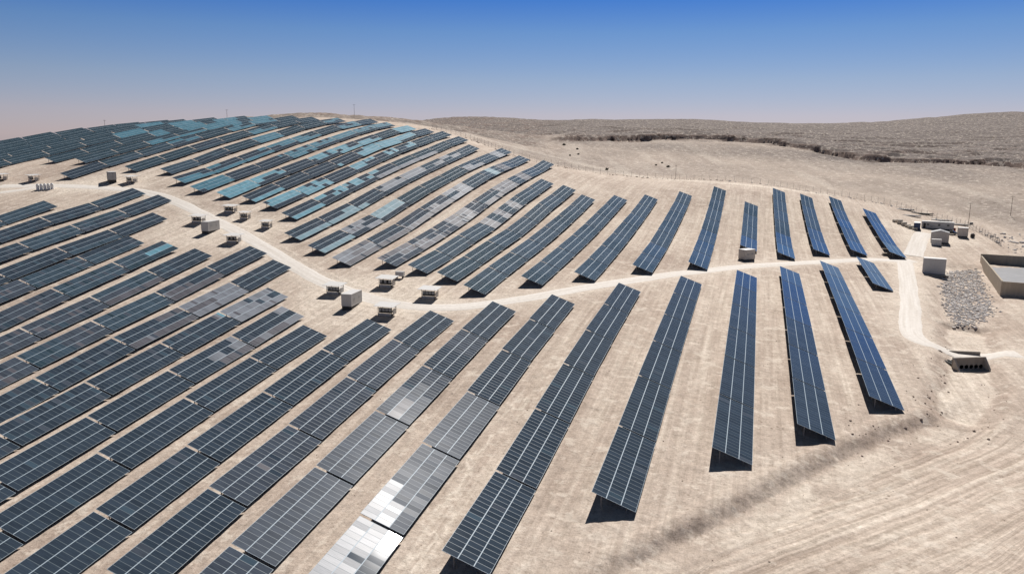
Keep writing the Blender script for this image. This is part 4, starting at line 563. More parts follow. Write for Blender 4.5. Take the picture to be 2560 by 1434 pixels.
# ------------------------------------------------------------------ the ground sheet (polar grid round the view point, out to 16 km)
azs = np.r_[np.linspace(-180, -64, 40)[:-1], np.linspace(-64, 30, 1000), np.linspace(30, 180, 50)[1:]]
rs = np.r_[np.linspace(4, 55, 18)[:-1], np.exp(np.linspace(math.log(55), math.log(470), 760))[:-1], np.exp(np.linspace(math.log(470), math.log(1800), 460))[:-1], np.exp(np.linspace(math.log(1800), math.log(16000), 50))]
def up_axis(c, idx_c, idx_f):
    """Catmull-Rom resampling along axis 0 in index space"""
    pos = np.interp(idx_f, idx_c, np.arange(len(idx_c))); i = np.clip(np.floor(pos).astype(int), 0, len(idx_c) - 2); t = (pos - i)[:, None]
    p1 = c[i]; p2 = c[i + 1]; p0 = c[np.maximum(i - 1, 0)]; p3 = c[np.minimum(i + 2, len(idx_c) - 1)]
    p0 = np.where((i == 0)[:, None], 2 * p1 - p2, p0); p3 = np.where((i == len(idx_c) - 2)[:, None], 2 * p2 - p1, p3)
    return p1 + 0.5 * t * (p2 - p0 + t * (2 * p0 - 5 * p1 + 4 * p2 - p3 + t * (3 * (p1 - p2) + p3 - p0)))
ia = np.unique(np.r_[np.arange(0, len(azs), 5), len(azs) - 1]); ir = np.unique(np.r_[np.arange(0, len(rs), 5), len(rs) - 1])
A_, R_ = np.meshgrid(np.radians(azs[ia]), rs[ir], indexing='ij')
zc = base_z(np.c_[(np.sin(A_) * R_).ravel(), (np.cos(A_) * R_).ravel()]).reshape(A_.shape)
zf = up_axis(zc, ia, np.arange(len(azs))); zf = up_axis(zf.T.copy(), ir, np.arange(len(rs))).T
A_, R_ = np.meshgrid(np.radians(azs), rs, indexing='ij')
gx = (np.sin(A_) * R_).ravel(); gy = (np.cos(A_) * R_).ravel()
gzv, mh, mp_, mb = shape(gx, gy, zf.ravel(), R_.ravel(), np.degrees(A_).ravel())
na, nr = len(azs), len(rs)
me = bpy.data.meshes.new('desert_ground')
me.vertices.add(na * nr); co = np.empty((na * nr, 3), np.float32); co[:, 0] = gx; co[:, 1] = gy; co[:, 2] = gzv + Z0
me.vertices.foreach_set('co', co.ravel())
I, J = np.meshgrid(np.arange(na - 1), np.arange(nr - 1), indexing='ij')
q = np.stack([I * nr + J, I * nr + J + 1, (I + 1) * nr + J + 1, (I + 1) * nr + J], -1).reshape(-1, 4)
me.loops.add(q.size); me.loops.foreach_set('vertex_index', q.ravel().astype(np.int32))
me.polygons.add(len(q)); me.polygons.foreach_set('loop_start', (np.arange(len(q)) * 4).astype(np.int32))
me.polygons.foreach_set('use_smooth', np.ones(len(q), bool))
ta = me.attributes.new('tuv', 'FLOAT_COLOR', 'POINT'); ta.data.foreach_set('color', TUV.astype(np.float32).ravel())
ca = me.color_attributes.new('mask', 'FLOAT_COLOR', 'POINT')
ca.data.foreach_set('color', np.c_[mh, mp_, mb, np.ones(na * nr)].astype(np.float32).ravel())
me.update(calc_edges=True); me.validate()
tag(link('desert_ground', me, [M_ground]), kind='structure')

# ------------------------------------------------------------------ roads: thin pale sheets laid on the ground
def densify(line, step=1.5):
    P = np.asarray(line, float)[:, :2]; t = np.r_[0, np.cumsum(np.linalg.norm(np.diff(P, axis=0), axis=1))]
    s = np.arange(0, t[-1], step); out = []
    for k in range(2):
        c = P[:, k][:, None]; out.append(up_axis(c, t, s)[:, 0])
    return np.c_[out[0], out[1]], s
def road(name, line, hw, lift=0.012):
    Q, s = densify(line); d = np.gradient(Q, axis=0); d /= np.linalg.norm(d, axis=1, keepdims=True); nrm = np.c_[d[:, 1], -d[:, 0]]
    L = hw * (1 + 0.16 * fbm(s / 9, s * 0 + hw, 101, 4)); Rr = hw * (1 + 0.16 * fbm(s / 9, s * 0 + hw, 103, 4))
    K = 9; V = []; U = []
    for k in range(K):
        f = k / (K - 1); off = -L + f * (L + Rr); V.append(Q + nrm * off[:, None]); U.append(np.c_[s, np.full(len(s), f)])
    V = np.stack(V, 1); U = np.stack(U, 1); n = len(s)
    z = ground(V[..., 0].ravel(), V[..., 1].ravel()).reshape(n, K)
    f = np.linspace(-1, 1, K); z = z + 0.07 * (1 - np.abs(f) ** 3)[None] + lift
    z[:, 0] -= 0.05; z[:, -1] -= 0.05
    vs = np.dstack([V, z]).reshape(-1, 3); fs = []
    for i in range(n - 1):
        for k in range(K - 1): a = i * K + k; fs.append((a, a + 1, a + K + 1, a + K))
    me = bpy.data.meshes.new(name); me.from_pydata(vs.tolist(), [], fs); uvl = me.uv_layers.new(name='UVMap')
    li = np.empty(len(me.loops), np.int32); me.loops.foreach_get('vertex_index', li); uvl.data.foreach_set('uv', U.reshape(-1, 2)[li].astype(np.float32).ravel())
    me.polygons.foreach_set('use_smooth', [True] * len(fs))
    bm = bmesh.new(); bm.from_mesh(me); bmesh.ops.recalc_face_normals(bm, faces=bm.faces)
    if sum(fc.normal.z for fc in bm.faces) < 0: bmesh.ops.reverse_faces(bm, faces=bm.faces)
    bm.to_mesh(me); bm.free()
    return tag(link(name, me, [M_road]), kind='structure')
road('dirt_road', ROAD, 2.7); road('side_road', ROAD2, 1.8, 0.03); road('compound_road', SPUR, 3.4, 0.03); road('access_road', RIGHT, 2.5, 0.05)
# ------------------------------------------------------------------ solar tables: 3 rows of 20 modules on posts
W_T = 6.0; L_T = 19.8; BETA = 0.34665; HC = 1.6
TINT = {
 'K': ((0.080, 0.195, 0.260), 0.28, 0.08), 'G': ((0.085, 0.100, 0.125), 0.30, 0.012),  # base colour, roughness, gloss; pale tones have sky and sun reflection painted in
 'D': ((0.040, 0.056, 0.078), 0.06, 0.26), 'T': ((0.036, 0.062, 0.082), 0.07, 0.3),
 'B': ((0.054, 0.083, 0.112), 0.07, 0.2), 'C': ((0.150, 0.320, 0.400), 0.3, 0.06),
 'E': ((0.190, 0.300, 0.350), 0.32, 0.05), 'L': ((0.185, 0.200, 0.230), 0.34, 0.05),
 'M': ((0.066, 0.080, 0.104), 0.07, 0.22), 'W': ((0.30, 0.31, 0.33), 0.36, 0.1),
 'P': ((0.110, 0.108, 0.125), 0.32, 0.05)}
PAT = {}
def pats(row, *specs):
    for i, s in enumerate(specs): PAT[(row, i)] = s
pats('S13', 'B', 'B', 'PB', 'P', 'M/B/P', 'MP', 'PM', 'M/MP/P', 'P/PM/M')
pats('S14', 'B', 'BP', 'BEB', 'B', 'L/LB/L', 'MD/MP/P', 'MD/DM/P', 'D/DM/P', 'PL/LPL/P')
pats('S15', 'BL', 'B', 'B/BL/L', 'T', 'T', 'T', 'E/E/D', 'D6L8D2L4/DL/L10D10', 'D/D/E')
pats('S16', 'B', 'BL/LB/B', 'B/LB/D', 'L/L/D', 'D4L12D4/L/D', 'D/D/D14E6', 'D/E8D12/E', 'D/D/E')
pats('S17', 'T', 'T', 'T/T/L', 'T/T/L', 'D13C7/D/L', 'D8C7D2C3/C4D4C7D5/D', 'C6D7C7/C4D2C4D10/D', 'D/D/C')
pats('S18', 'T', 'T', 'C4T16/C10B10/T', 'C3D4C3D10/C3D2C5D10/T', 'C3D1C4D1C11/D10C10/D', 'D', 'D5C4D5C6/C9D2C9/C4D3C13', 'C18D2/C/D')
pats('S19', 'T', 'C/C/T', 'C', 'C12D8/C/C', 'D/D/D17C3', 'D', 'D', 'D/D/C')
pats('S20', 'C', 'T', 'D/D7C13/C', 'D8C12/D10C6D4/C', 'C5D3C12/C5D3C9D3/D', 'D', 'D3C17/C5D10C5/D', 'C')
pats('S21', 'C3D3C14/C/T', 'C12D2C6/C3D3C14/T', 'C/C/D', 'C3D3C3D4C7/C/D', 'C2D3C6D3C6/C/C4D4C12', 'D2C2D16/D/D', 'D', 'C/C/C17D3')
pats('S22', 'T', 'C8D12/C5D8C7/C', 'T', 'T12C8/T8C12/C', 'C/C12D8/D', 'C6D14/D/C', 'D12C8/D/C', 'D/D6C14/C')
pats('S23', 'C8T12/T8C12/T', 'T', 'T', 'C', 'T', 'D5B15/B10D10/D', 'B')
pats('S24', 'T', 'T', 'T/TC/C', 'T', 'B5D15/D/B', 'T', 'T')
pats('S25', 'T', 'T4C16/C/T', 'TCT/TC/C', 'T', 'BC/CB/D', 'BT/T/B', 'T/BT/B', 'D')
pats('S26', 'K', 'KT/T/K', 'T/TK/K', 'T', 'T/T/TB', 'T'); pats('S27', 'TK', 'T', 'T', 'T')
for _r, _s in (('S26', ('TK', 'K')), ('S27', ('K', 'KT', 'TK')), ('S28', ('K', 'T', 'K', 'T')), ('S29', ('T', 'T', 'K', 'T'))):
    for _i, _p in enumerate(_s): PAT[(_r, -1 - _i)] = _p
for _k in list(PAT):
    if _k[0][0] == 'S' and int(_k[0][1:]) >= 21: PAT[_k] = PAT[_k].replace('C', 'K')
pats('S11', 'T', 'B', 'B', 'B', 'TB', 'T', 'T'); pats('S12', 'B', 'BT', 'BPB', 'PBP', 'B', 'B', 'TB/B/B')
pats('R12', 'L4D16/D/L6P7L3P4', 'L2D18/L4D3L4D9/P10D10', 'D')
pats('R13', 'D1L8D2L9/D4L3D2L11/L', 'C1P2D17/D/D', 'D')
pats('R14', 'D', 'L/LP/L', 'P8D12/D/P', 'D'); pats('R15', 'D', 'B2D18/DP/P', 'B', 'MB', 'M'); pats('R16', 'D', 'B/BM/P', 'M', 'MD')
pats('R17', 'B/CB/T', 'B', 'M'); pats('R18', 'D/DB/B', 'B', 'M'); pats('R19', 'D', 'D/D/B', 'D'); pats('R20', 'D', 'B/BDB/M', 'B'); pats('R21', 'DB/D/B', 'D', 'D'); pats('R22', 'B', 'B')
pats('R7', 'D', 'D', 'D', 'G', 'G11W9/G15W5/G', 'W/W6D1W13/D'); pats('R8', 'D', 'MD', 'MG/MGP/MG', 'G', 'G', 'M'); pats('R9', 'D', 'M', 'M', 'M', 'D')  # white and grey tones paint the sun's glare onto the nearest tables
DEF_UP = ['B', 'TB', 'B', 'BT']
def expand(s):
    """'D6L8D6' or 'DL' -> 20 module tones from the far end to the near end"""
    toks = []; i = 0
    while i < len(s):
        k = s[i]; i += 1; j = i
        while j < len(s) and s[j].isdigit(): j += 1
        toks.append((k, int(s[i:j]) if j > i else 0)); i = j
    free = [t for t in toks if t[1] == 0]; rest = 20 - sum(t[1] for t in toks); out = ''; nf = len(free); kf = 0
    for k, c in toks:
        if c == 0: c = rest * (kf + 1) // nf - rest * kf // nf; kf += 1
        out += k * c
    return (out + out[-1] * 20)[:20]
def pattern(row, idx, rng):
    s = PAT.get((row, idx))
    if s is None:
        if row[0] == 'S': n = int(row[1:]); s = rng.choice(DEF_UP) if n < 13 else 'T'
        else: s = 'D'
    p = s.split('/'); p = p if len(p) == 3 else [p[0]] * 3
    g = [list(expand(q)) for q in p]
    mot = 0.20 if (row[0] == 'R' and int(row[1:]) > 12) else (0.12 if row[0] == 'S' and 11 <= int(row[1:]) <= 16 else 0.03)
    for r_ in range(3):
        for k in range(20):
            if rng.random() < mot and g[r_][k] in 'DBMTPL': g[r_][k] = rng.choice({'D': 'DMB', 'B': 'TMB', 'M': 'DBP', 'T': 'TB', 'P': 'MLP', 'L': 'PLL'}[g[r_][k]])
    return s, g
def array_mesh(g, rng, n_col=20):
    ex = [-3.0]; lw = [0.035, 0.055, 0.055, 0.035]; mw = (W_T - sum(lw)) / 3
    lw = [0.04, 0.11, 0.11, 0.04]; mw = (W_T - sum(lw)) / 3
    xs = [-3.0]
    for i in range(3): xs += [xs[-1] + lw[i], xs[-1] + lw[i] + mw]
    xs.append(3.0)
    pc = L_T / n_col; fy = 0.066; ys = []
    for k in range(n_col): ys += [L_T / 2 - k * pc - (fy / 2 if k else 0.035), L_T / 2 - (k + 1) * pc + (fy / 2 if k < n_col - 1 else 0.035)]
    ys = [L_T / 2] + ys + [-L_T / 2]
    nx, ny = len(xs), len(ys); V = [(x, y, 0.0) for y in ys for x in xs]; F = []; MI = []; TI = []; RO = []; CO = []
    for j in range(ny - 1):
        for i in range(nx - 1):
            a = j * nx + i; F.append((a, a + nx, a + nx + 1, a + 1))
            if i % 2 == 1 and j % 2 == 1:
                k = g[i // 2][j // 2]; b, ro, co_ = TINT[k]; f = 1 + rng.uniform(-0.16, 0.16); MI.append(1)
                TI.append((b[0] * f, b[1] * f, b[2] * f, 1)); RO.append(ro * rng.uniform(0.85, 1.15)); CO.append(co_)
            else: MI.append(3 if (i % 2 == 1 and 0 < j < ny - 2) else 0); TI.append((0, 0, 0, 1)); RO.append(0.4); CO.append(0.4)
    b = len(V); V += [(-3, L_T/2, -0.045), (3, L_T/2, -0.045), (3, -L_T/2, -0.045), (-3, -L_T/2, -0.045)]
    c0, c1, c2, c3 = 0, nx - 1, ny * nx - 1, (ny - 1) * nx
    for f in ((c0, c1, b + 1, b), (c1, c2, b + 2, b + 1), (c2, c3, b + 3, b + 2), (c3, c0, b, b + 3), (b, b + 1, b + 2, b + 3)):
        F.append(f); MI.append(2 if f[0] == b else 0); TI.append((0, 0, 0, 1)); RO.append(0.5); CO.append(0.4)
    me = bpy.data.meshes.new('module_array'); me.from_pydata(V, [], F)
    for m in (M_alu, M_cell, M_dark, M_alu2): me.materials.append(m)
    me.polygons.foreach_set('material_index', MI)
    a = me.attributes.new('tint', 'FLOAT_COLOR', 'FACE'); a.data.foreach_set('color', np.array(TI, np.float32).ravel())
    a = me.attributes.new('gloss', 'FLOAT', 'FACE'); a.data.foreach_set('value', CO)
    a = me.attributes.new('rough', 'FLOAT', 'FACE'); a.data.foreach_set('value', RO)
    me.update(); return me
# shared under-structure: four purlins, six rafters; posts as separate parts or merged
def frame_mesh(name, posts=False):
    m = MB()
    for x in (-2.45, -0.9, 0.9, 2.45): m.box((x, 0, -0.095), (0.06, L_T - 0.1, 0.1))
    for k in range(6):
        y = -L_T / 2 + 0.9 + k * (L_T - 1.8) / 5; m.box((0, y, -0.20), (5.2, 0.07, 0.11))
        if posts:
            ca, sa = math.cos(BETA), math.sin(BETA)
            for x, top in ((-1.75, 0), (1.75, 0)):
                p = Vector((x, y, -0.25)); dn = Vector((-sa * -1, 0, -ca)); dn = Vector((sa, 0, -ca)) if False else Vector((math.sin(BETA), 0, -math.cos(BETA)))
                m.bar(p, p + dn * (3.2), 0.10)
            m.bar((-1.75, y, -1.3), (0.2, y, -0.24), 0.06)
    return m.mesh(name, [M_post])
FRAME = frame_mesh('support_frame'); FRAME_P = frame_mesh('support_frame_with_posts', True)
pm = MB(); pm.box((0, 0, -0.5), (0.10, 0.13, 1.0)); POST = pm.mesh('post', [M_post])
ORD = ['', 'first', 'second', 'third', 'fourth', 'fifth', 'sixth', 'seventh', 'eighth', 'ninth', 'tenth', 'eleventh', 'twelfth', 'thirteenth', 'fourteenth', 'fifteenth', 'sixteenth', 'seventeenth', 'eighteenth', 'nineteenth', 'twentieth',
       'twenty-first', 'twenty-second', 'twenty-third', 'twenty-fourth', 'twenty-fifth', 'twenty-sixth', 'twenty-seventh', 'twenty-eighth', 'twenty-ninth', 'thirtieth', 'thirty-first', 'thirty-second', 'thirty-third', 'thirty-fourth']
def look(s):
    p = s.split('/'); p = p if len(p) == 3 else [p[0]] * 3; lt = [sum(c in 'CKELWP' for c in expand(q)) for q in p]; T = sum(lt)
    if T < 4: return 'dark blue'
    if T > 50: return 'pale'
    if lt[2] > 14 and lt[0] + lt[1] < 8: return 'dark solar table with pale lowest row|'
    if lt[2] < 6 and lt[0] + lt[1] > 20: return 'pale solar table with dark lowest row|'
    return 'patchy light and dark'
ROWS = {}
for t in TAB: ROWS.setdefault(t[0], []).append(t[1])
order = sorted(TAB, key=lambda t: -t[8]); big = set(id(t) for t in order[:300])
rngp = random.Random(3); rest_V = []
rest = MB(); rest_faces = []
def table_matrix(t):
    yaw, s = t[5], t[6]
    d = Vector((math.sin(yaw) * math.cos(s), math.cos(yaw) * math.cos(s), math.sin(s)))
    c = Vector((-math.cos(BETA), -math.sin(BETA) * math.sin(s), math.sin(BETA) * math.cos(s)))
    ex = -c; ey = d - ex * d.dot(ex); ey.normalize(); ez = ex.cross(ey)
    return Matrix((ex, ey, ez)).transposed()
far_tabs = []
for t in TAB:
    row, idx, x, y, zc_, yaw, s, ln, area = t
    if id(t) not in big: far_tabs.append(t); continue
    key, g = pattern(row, idx, rngp)
    up_ = row[0] == 'S'; n = int(row[1:]); ids = sorted(ROWS[row]); pos = ids.index(idx) + 1
    pos = len(ids) - pos + 1 if up_ else pos                     # counted from the dirt road
    lk = look(key); lk = lk[:-1] if lk.endswith('|') else lk + ' solar table'
    label = '%s, %s from road, %s row from right %s road' % (lk, ORD[pos], ORD[n], 'beyond' if up_ else 'below')
    root = tag(empty('solar_table', (x, y, zc_ - HC + Z0)), label, 'solar panel', 'solar tables in rows beyond the dirt road' if up_ else 'solar tables in rows below the dirt road')
    R3 = table_matrix(t); m4 = Matrix.Translation((0, 0, HC)) @ R3.to_4x4() @ Matrix.Diagonal((1, ln / L_T, 1, 1))
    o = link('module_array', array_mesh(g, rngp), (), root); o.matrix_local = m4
    edge = (idx == max(ids) and up_) or (not up_ and idx == max(ids) and n <= 6) or (row, idx) in (('R1', 0), ('R2', 0))
    o = link('support_frame', FRAME if edge else FRAME_P, (), root); o.matrix_local = m4
    if edge:                                                     # end tables show their posts
        for k in range(6):
            yy = (-L_T / 2 + 0.9 + k * (L_T - 1.8) / 5)
            for xx in (-1.75, 1.75):
                p = m4 @ Vector((xx, yy, -0.22)); q_ = link('post', POST, (), root); q_.location = p
                q_.scale = (1, 1, max(0.3, p.z + (zc_ - HC + Z0) - gz(x + p.x, y + p.y) + 0.35))
# the furthest, smallest tables on the crest of the slope read as one mass
V = []; F = []; MI = []; TI = []; RO = []; CO = []
for t in far_tabs:
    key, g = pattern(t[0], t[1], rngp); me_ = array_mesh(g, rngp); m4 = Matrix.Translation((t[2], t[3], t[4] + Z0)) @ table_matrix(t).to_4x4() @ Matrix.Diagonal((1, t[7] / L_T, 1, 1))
    for src_me, isarr in ((me_, True), (FRAME_P, False)):
        b = len(V); V += [tuple(m4 @ v.co) for v in src_me.vertices]
        for pI, p in enumerate(src_me.polygons):
            F.append(tuple(i + b for i in p.vertices)); MI.append(p.material_index if isarr else 2)
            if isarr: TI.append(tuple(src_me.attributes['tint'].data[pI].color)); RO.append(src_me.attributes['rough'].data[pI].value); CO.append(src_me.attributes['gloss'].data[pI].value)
            else: TI.append((0, 0, 0, 1)); RO.append(0.5); CO.append(0.4)
    bpy.data.meshes.remove(me_)
me = bpy.data.meshes.new('distant_solar_tables'); me.from_pydata(V, [], F)
for m in (M_alu, M_cell, M_dark, M_alu2): me.materials.append(m)
me.polygons.foreach_set('material_index', MI)
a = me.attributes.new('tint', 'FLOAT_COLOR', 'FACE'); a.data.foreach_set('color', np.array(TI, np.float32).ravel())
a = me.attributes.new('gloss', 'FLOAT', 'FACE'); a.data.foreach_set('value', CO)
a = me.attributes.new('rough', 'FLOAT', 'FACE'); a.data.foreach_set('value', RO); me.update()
tag(link('distant_solar_tables', me), 'furthest dark solar tables packed along the crest of the hill at left', 'solar panels', None, 'stuff')

# ------------------------------------------------------------------ inverter shelters, containers, tanks
def shelter(x, y, rz, label, boxes=4, roof=(4.9, 4.4), body=(3.3, 2.6)):
    """flat white roof on posts over a rack of string inverters behind a low white skirt"""
    root = tag(empty('inverter_shelter', (x, y, gz(x, y) - 0.03), rz), label, 'inverter shelter', 'open inverter shelters beside the dirt road')
    bx, by = body
    m = MB(); m.box((0, 0, 2.42), (roof[0], roof[1], 0.07)); m.box((0, 0, 2.345), (roof[0] - 0.3, 0.08, 0.08)); m.obj('roof', M_roof, root).rotation_euler = (0.05, 0.02, 0)
    for sx in (-1, 1):
        for sy in (-1, 1):
            m = MB(); m.box((sx * bx / 2, sy * by / 2, 1.05), (0.09, 0.09, 2.7)); m.obj('post', M_dark, root)
    m = MB(); m.box((0, -by / 2, 0.28), (bx - 0.1, 0.06, 0.62)); m.obj('skirt_panel', M_grey, root)
    m = MB(); m.box((bx / 2 - 0.05, 0.35, 0.75), (0.08, by * 0.55, 1.35)); m.obj('end_cabinet', M_grey, root)
    m = MB()
    for z in (0.9, 1.85): m.box((0, -by / 2 + 0.02, z), (bx, 0.06, 0.07))
    m.box((0, by / 2, 0.9), (bx, 0.06, 0.08)); m.box((0, by / 2, 1.6), (bx, 0.06, 0.08)); m.box((0, 0.1, 0.72), (bx - 0.2, by - 0.3, 0.06)); m.box((0, -by / 2 + 0.34, 1.2), (bx - 0.1, 0.05, 1.2)); m.obj('rack', M_dark, root)  # added dark sheet behind the inverters paints the shade of the interior
    for k in range(boxes):
        xx = -bx / 2 + 0.45 + k * (bx - 0.9) / max(1, boxes - 1)
        m = MB(); m.box((xx, -by / 2 + 0.16, 1.42), (0.58, 0.24, 0.72)); b = m.obj('inverter', M_box, root)
        m = MB(); m.box((xx, -by / 2 + 0.18, 1.02), (0.5, 0.2, 0.07)); m.obj('cable_tray', M_dark, b)
    return root
SH = [('shelterA', 'white roofed inverter shelter behind the grey container nearest the camera', 4), ('shelterC', 'inverter shelter across the road with a small white cabinet beside it', 3),
      ('shelterD', 'inverter shelter on the far side of the road closest to the right rows', 4), ('shelterE', 'white roofed inverter shelter nearest the camera, right of the grey container', 4),
      ('shelterF', 'inverter shelter partly hidden behind the middle grey container', 3), ('shelterH', 'inverter shelter across the road, leftmost of three beside the pale tables', 3),
      ('shelterI', 'small inverter shelter, middle of three across the road from middle container', 3), ('shelterJ', 'small inverter shelter, rightmost of three across the road from middle container', 3),
      ('shelterK', 'inverter shelter on this side of road, right of the middle grey container', 3), ('shelterM', 'distant inverter shelter just right of the far left grey container', 4),
      ('shelterN', 'distant inverter shelter above the white tanks at the left', 4), ('shelterO', 'distant inverter shelter cut by the left edge of the photo', 4)]
for k, lb, nb in SH:
    small = k in ('shelterI', 'shelterJ'); x, y = OBJ[k][:2]
    shelter(x, y, math.radians(3 if k < 'shelterL' else -18), lb, nb, (3.6, 3.4) if small else (4.9, 4.4), (2.6, 2.2) if small else (3.3, 2.6))

def container(name, x, y, rz, size, mats, label, cat='container', group=None, base=0.35, gable=0.0, doors=True, steps=False, vents=False):
    """ribbed steel box on a dark base frame, with corner posts and double doors"""
    L, Wd, H = size; root = tag(empty(name, (x, y, gz(x, y) - 0.05), rz), label, cat, group)
    m = MB(); b0 = base
    m.box((0, 0, b0 + H / 2), (L - 0.1, Wd - 0.1, H - 0.06))
    n = int(L / 0.32)
    for i in range(n):
        xx = -L / 2 + 0.25 + i * (L - 0.5) / (n - 1)
        for s in (-1, 1): m.box((xx, s * (Wd / 2 - 0.042), b0 + H / 2), (0.15, 0.03, H - 0.34))
    n = int(Wd / 0.34)
    for i in range(n):
        yy = -Wd / 2 + 0.28 + i * (Wd - 0.56) / (n - 1); m.box((-L / 2 + 0.042, yy, b0 + H / 2), (0.03, 0.15, H - 0.34))
    m.obj('shell', mats[0], root)
    m = MB()
    for sx in (-1, 1):
        for sy in (-1, 1): m.box((sx * (L / 2 - 0.07), sy * (Wd / 2 - 0.07), b0 + H / 2), (0.14, 0.14, H))
    for sy in (-1, 1):
        for zz in (b0 + 0.08, b0 + H - 0.08): m.box((0, sy * (Wd / 2 - 0.06), zz), (L - 0.28, 0.12, 0.16))
    for sx in (-1, 1):
        for zz in (b0 + 0.08, b0 + H - 0.08): m.box((sx * (L / 2 - 0.06), 0, zz), (0.12, Wd - 0.28, 0.16))
    m.obj('corner_frame', mats[0], root)
    m = MB()
    if gable: m.prism([(-Wd / 2 - 0.12, b0 + H), (0, b0 + H + gable), (Wd / 2 + 0.12, b0 + H)], -L / 2 - 0.1, L / 2 + 0.1, axis='x')
    else: m.box((0, 0, b0 + H + 0.035), (L + 0.04, Wd + 0.04, 0.07))
    m.obj('roof', mats[1], root)
    m = MB(); m.box((0, 0, b0 / 2 - 0.3), (L * 0.96, Wd * 0.94, b0 + 0.58)); m.obj('base', M_dark, root)
    if doors:
        for s in (-1, 1):
            m = MB(); m.box((L / 2 + 0.01, s * Wd * 0.235, b0 + H * 0.47), (0.05, Wd * 0.44, H * 0.84)); d = m.obj('door', mats[0], root)
            m = MB(); m.box((L / 2 + 0.06, s * Wd * 0.1, b0 + H * 0.47), (0.04, 0.04, H * 0.8)); m.obj('lock_bar', M_steel, d)
    if vents:
        for sx in (-0.22, 0.22):
            m = MB()
            for k in range(7): m.box((sx * L, -Wd / 2 - 0.012, b0 + H * 0.45 + k * 0.09), (0.9, 0.03, 0.05))
            m.obj('vent', M_grey, root)
    if steps:
        m = MB(); m.box((L / 2 + 0.6, 0, b0 - 0.08), (1.1, 1.8, 0.1)); m.box((L / 2 + 1.3, 0, b0 - 0.3), (0.4, 1.5, 0.08)); m.obj('landing', M_roof, root)
    return root
G = 'grey equipment containers'
x, y = OBJ['contB'][:2]; container('equipment_container', x, y, math.radians(94), (6.0, 2.6, 2.85), (M_white, M_roof), 'large light grey equipment container nearest the camera, between two shelters', 'container', G, 0.55, steps=True, vents=True)
x, y = OBJ['contG'][:2]; container('equipment_container', x, y, math.radians(93), (6.0, 2.6, 2.9), (M_white, M_roof), 'light grey equipment container in the middle distance left of the road bend', 'container', G, 0.55, steps=True, vents=True)
x, y = OBJ['contL'][:2]; container('equipment_container', x, y, math.radians(-38), (5.8, 2.6, 3.0), (M_grey, M_roof), 'grey equipment container at far left on a dark raised base', 'container', G, 0.9, steps=False)
x, y = OBJ['boxR'][:2]; container('control_building', x + 0.2, y + 1.4, math.radians(-9), (6.5, 2.8, 4.9), (M_white, M_roof), 'tall white box building standing alone beside the access road', 'building', None, 0.3, doors=False, vents=False)
pr = MB(); pr.box((0, 0, 0.0), (8.6, 3.4, 0.36)); o = pr.obj('concrete_slab', M_conc); o.location = (x + 0.2, y + 1.2, gz(x, y) - 0.02); o.rotation_euler = (0, 0, math.radians(-9)); tag(o, 'pale concrete slab under the tall white box building', 'slab')
x, y = OBJ['boxS'][:2]; container('equipment_container', x, y + 1.5, math.radians(47), (4.4, 3.0, 3.1), (M_tan, M_roof), 'small beige equipment container in front of the short table row', 'container', G, 0.45, vents=True)
x, y = OBJ['office'][:2]; rt_ = container('site_office', x, y + 1.6, math.radians(-14), (12.2, 2.9, 2.9), (M_white, M_roof), 'long white portable site office with small windows', 'office', None, 0.3, doors=False)
for xx in (-3.6, 0.6, 4.0):
    m = MB(); m.box((xx, -1.47, 1.9), (1.0, 0.06, 0.9)); wn = m.obj('window', M_grey, rt_)
    m = MB(); m.box((xx, -1.51, 1.9), (0.8, 0.03, 0.7)); m.obj('pane', M_win, wn)
m = MB(); m.box((-4.9, -1.47, 1.35), (0.95, 0.06, 2.05)); m.obj('door', M_dark, rt_)
m = MB(); m.box((-2.2, -1.66, 1.1), (0.8, 0.34, 0.6)); m.obj('air_conditioner', M_grey, rt_)
x, y = OBJ['blue'][:2]; container('storage_container', x, y + 2.0, math.radians(80), (6.0, 2.5, 2.6), (M_blue, M_roof), 'dark blue storage container with white roof left of the long white office', 'container')
x, y = OBJ['cabin'][:2]; container('cabin', x, y + 1.5, math.radians(80), (4.6, 6.2, 3.9), (M_tan, M_grey), 'beige cabin with low gabled roof in front of the white office', 'cabin', None, 0.25, gable=0.9, doors=False)
x, y = OBJ['smallbox'][:2]; container('switch_cabinet', x, y, math.radians(-8), (3.4, 1.6, 2.3), (M_white, M_roof), 'small white switch cabinet at the front left of the gabled cabin', 'cabinet', None, 0.2, doors=False)
x, y = OBJ['tan'][:2]; container('storage_container', x, y + 1.0, math.radians(82), (3.4, 3.6, 3.4), (M_tan, M_roof), 'square beige storage container right of the parked dark car', 'container', None, 0.4)
x, y = OBJ['gen'][:2]
root = tag(empty('generator', (x, y, gz(x, y)), 0.2), 'small dark generator standing right of the square beige container', 'generator')
m = MB(); m.box((0, 0, 0.75), (1.3, 1.0, 1.3)); m.obj('casing', M_dark, root); m = MB(); m.box((0, 0, 1.62), (0.8, 0.7, 0.4)); m.obj('radiator_hood', M_tan, root); m = MB(); m.lathe((0.4, 0, 1.4), [(0.06, 0), (0.06, 0.9)], 8); m.obj('exhaust', M_dark, root)
x, y = OBJ['unitC'][:2]; root = tag(empty('white_cabinet', (x, y, gz(x, y)), 0.1), 'small white cabinet standing on short legs beside an inverter shelter', 'cabinet')
m = MB(); m.box((0, 0, 1.25), (2.2, 1.2, 1.2)); m.obj('cabinet_body', M_white, root)
for sx in (-0.8, 0.8):
    m = MB(); m.box((sx, 0, 0.25), (0.25, 0.9, 0.85)); m.obj('leg', M_dark, root)

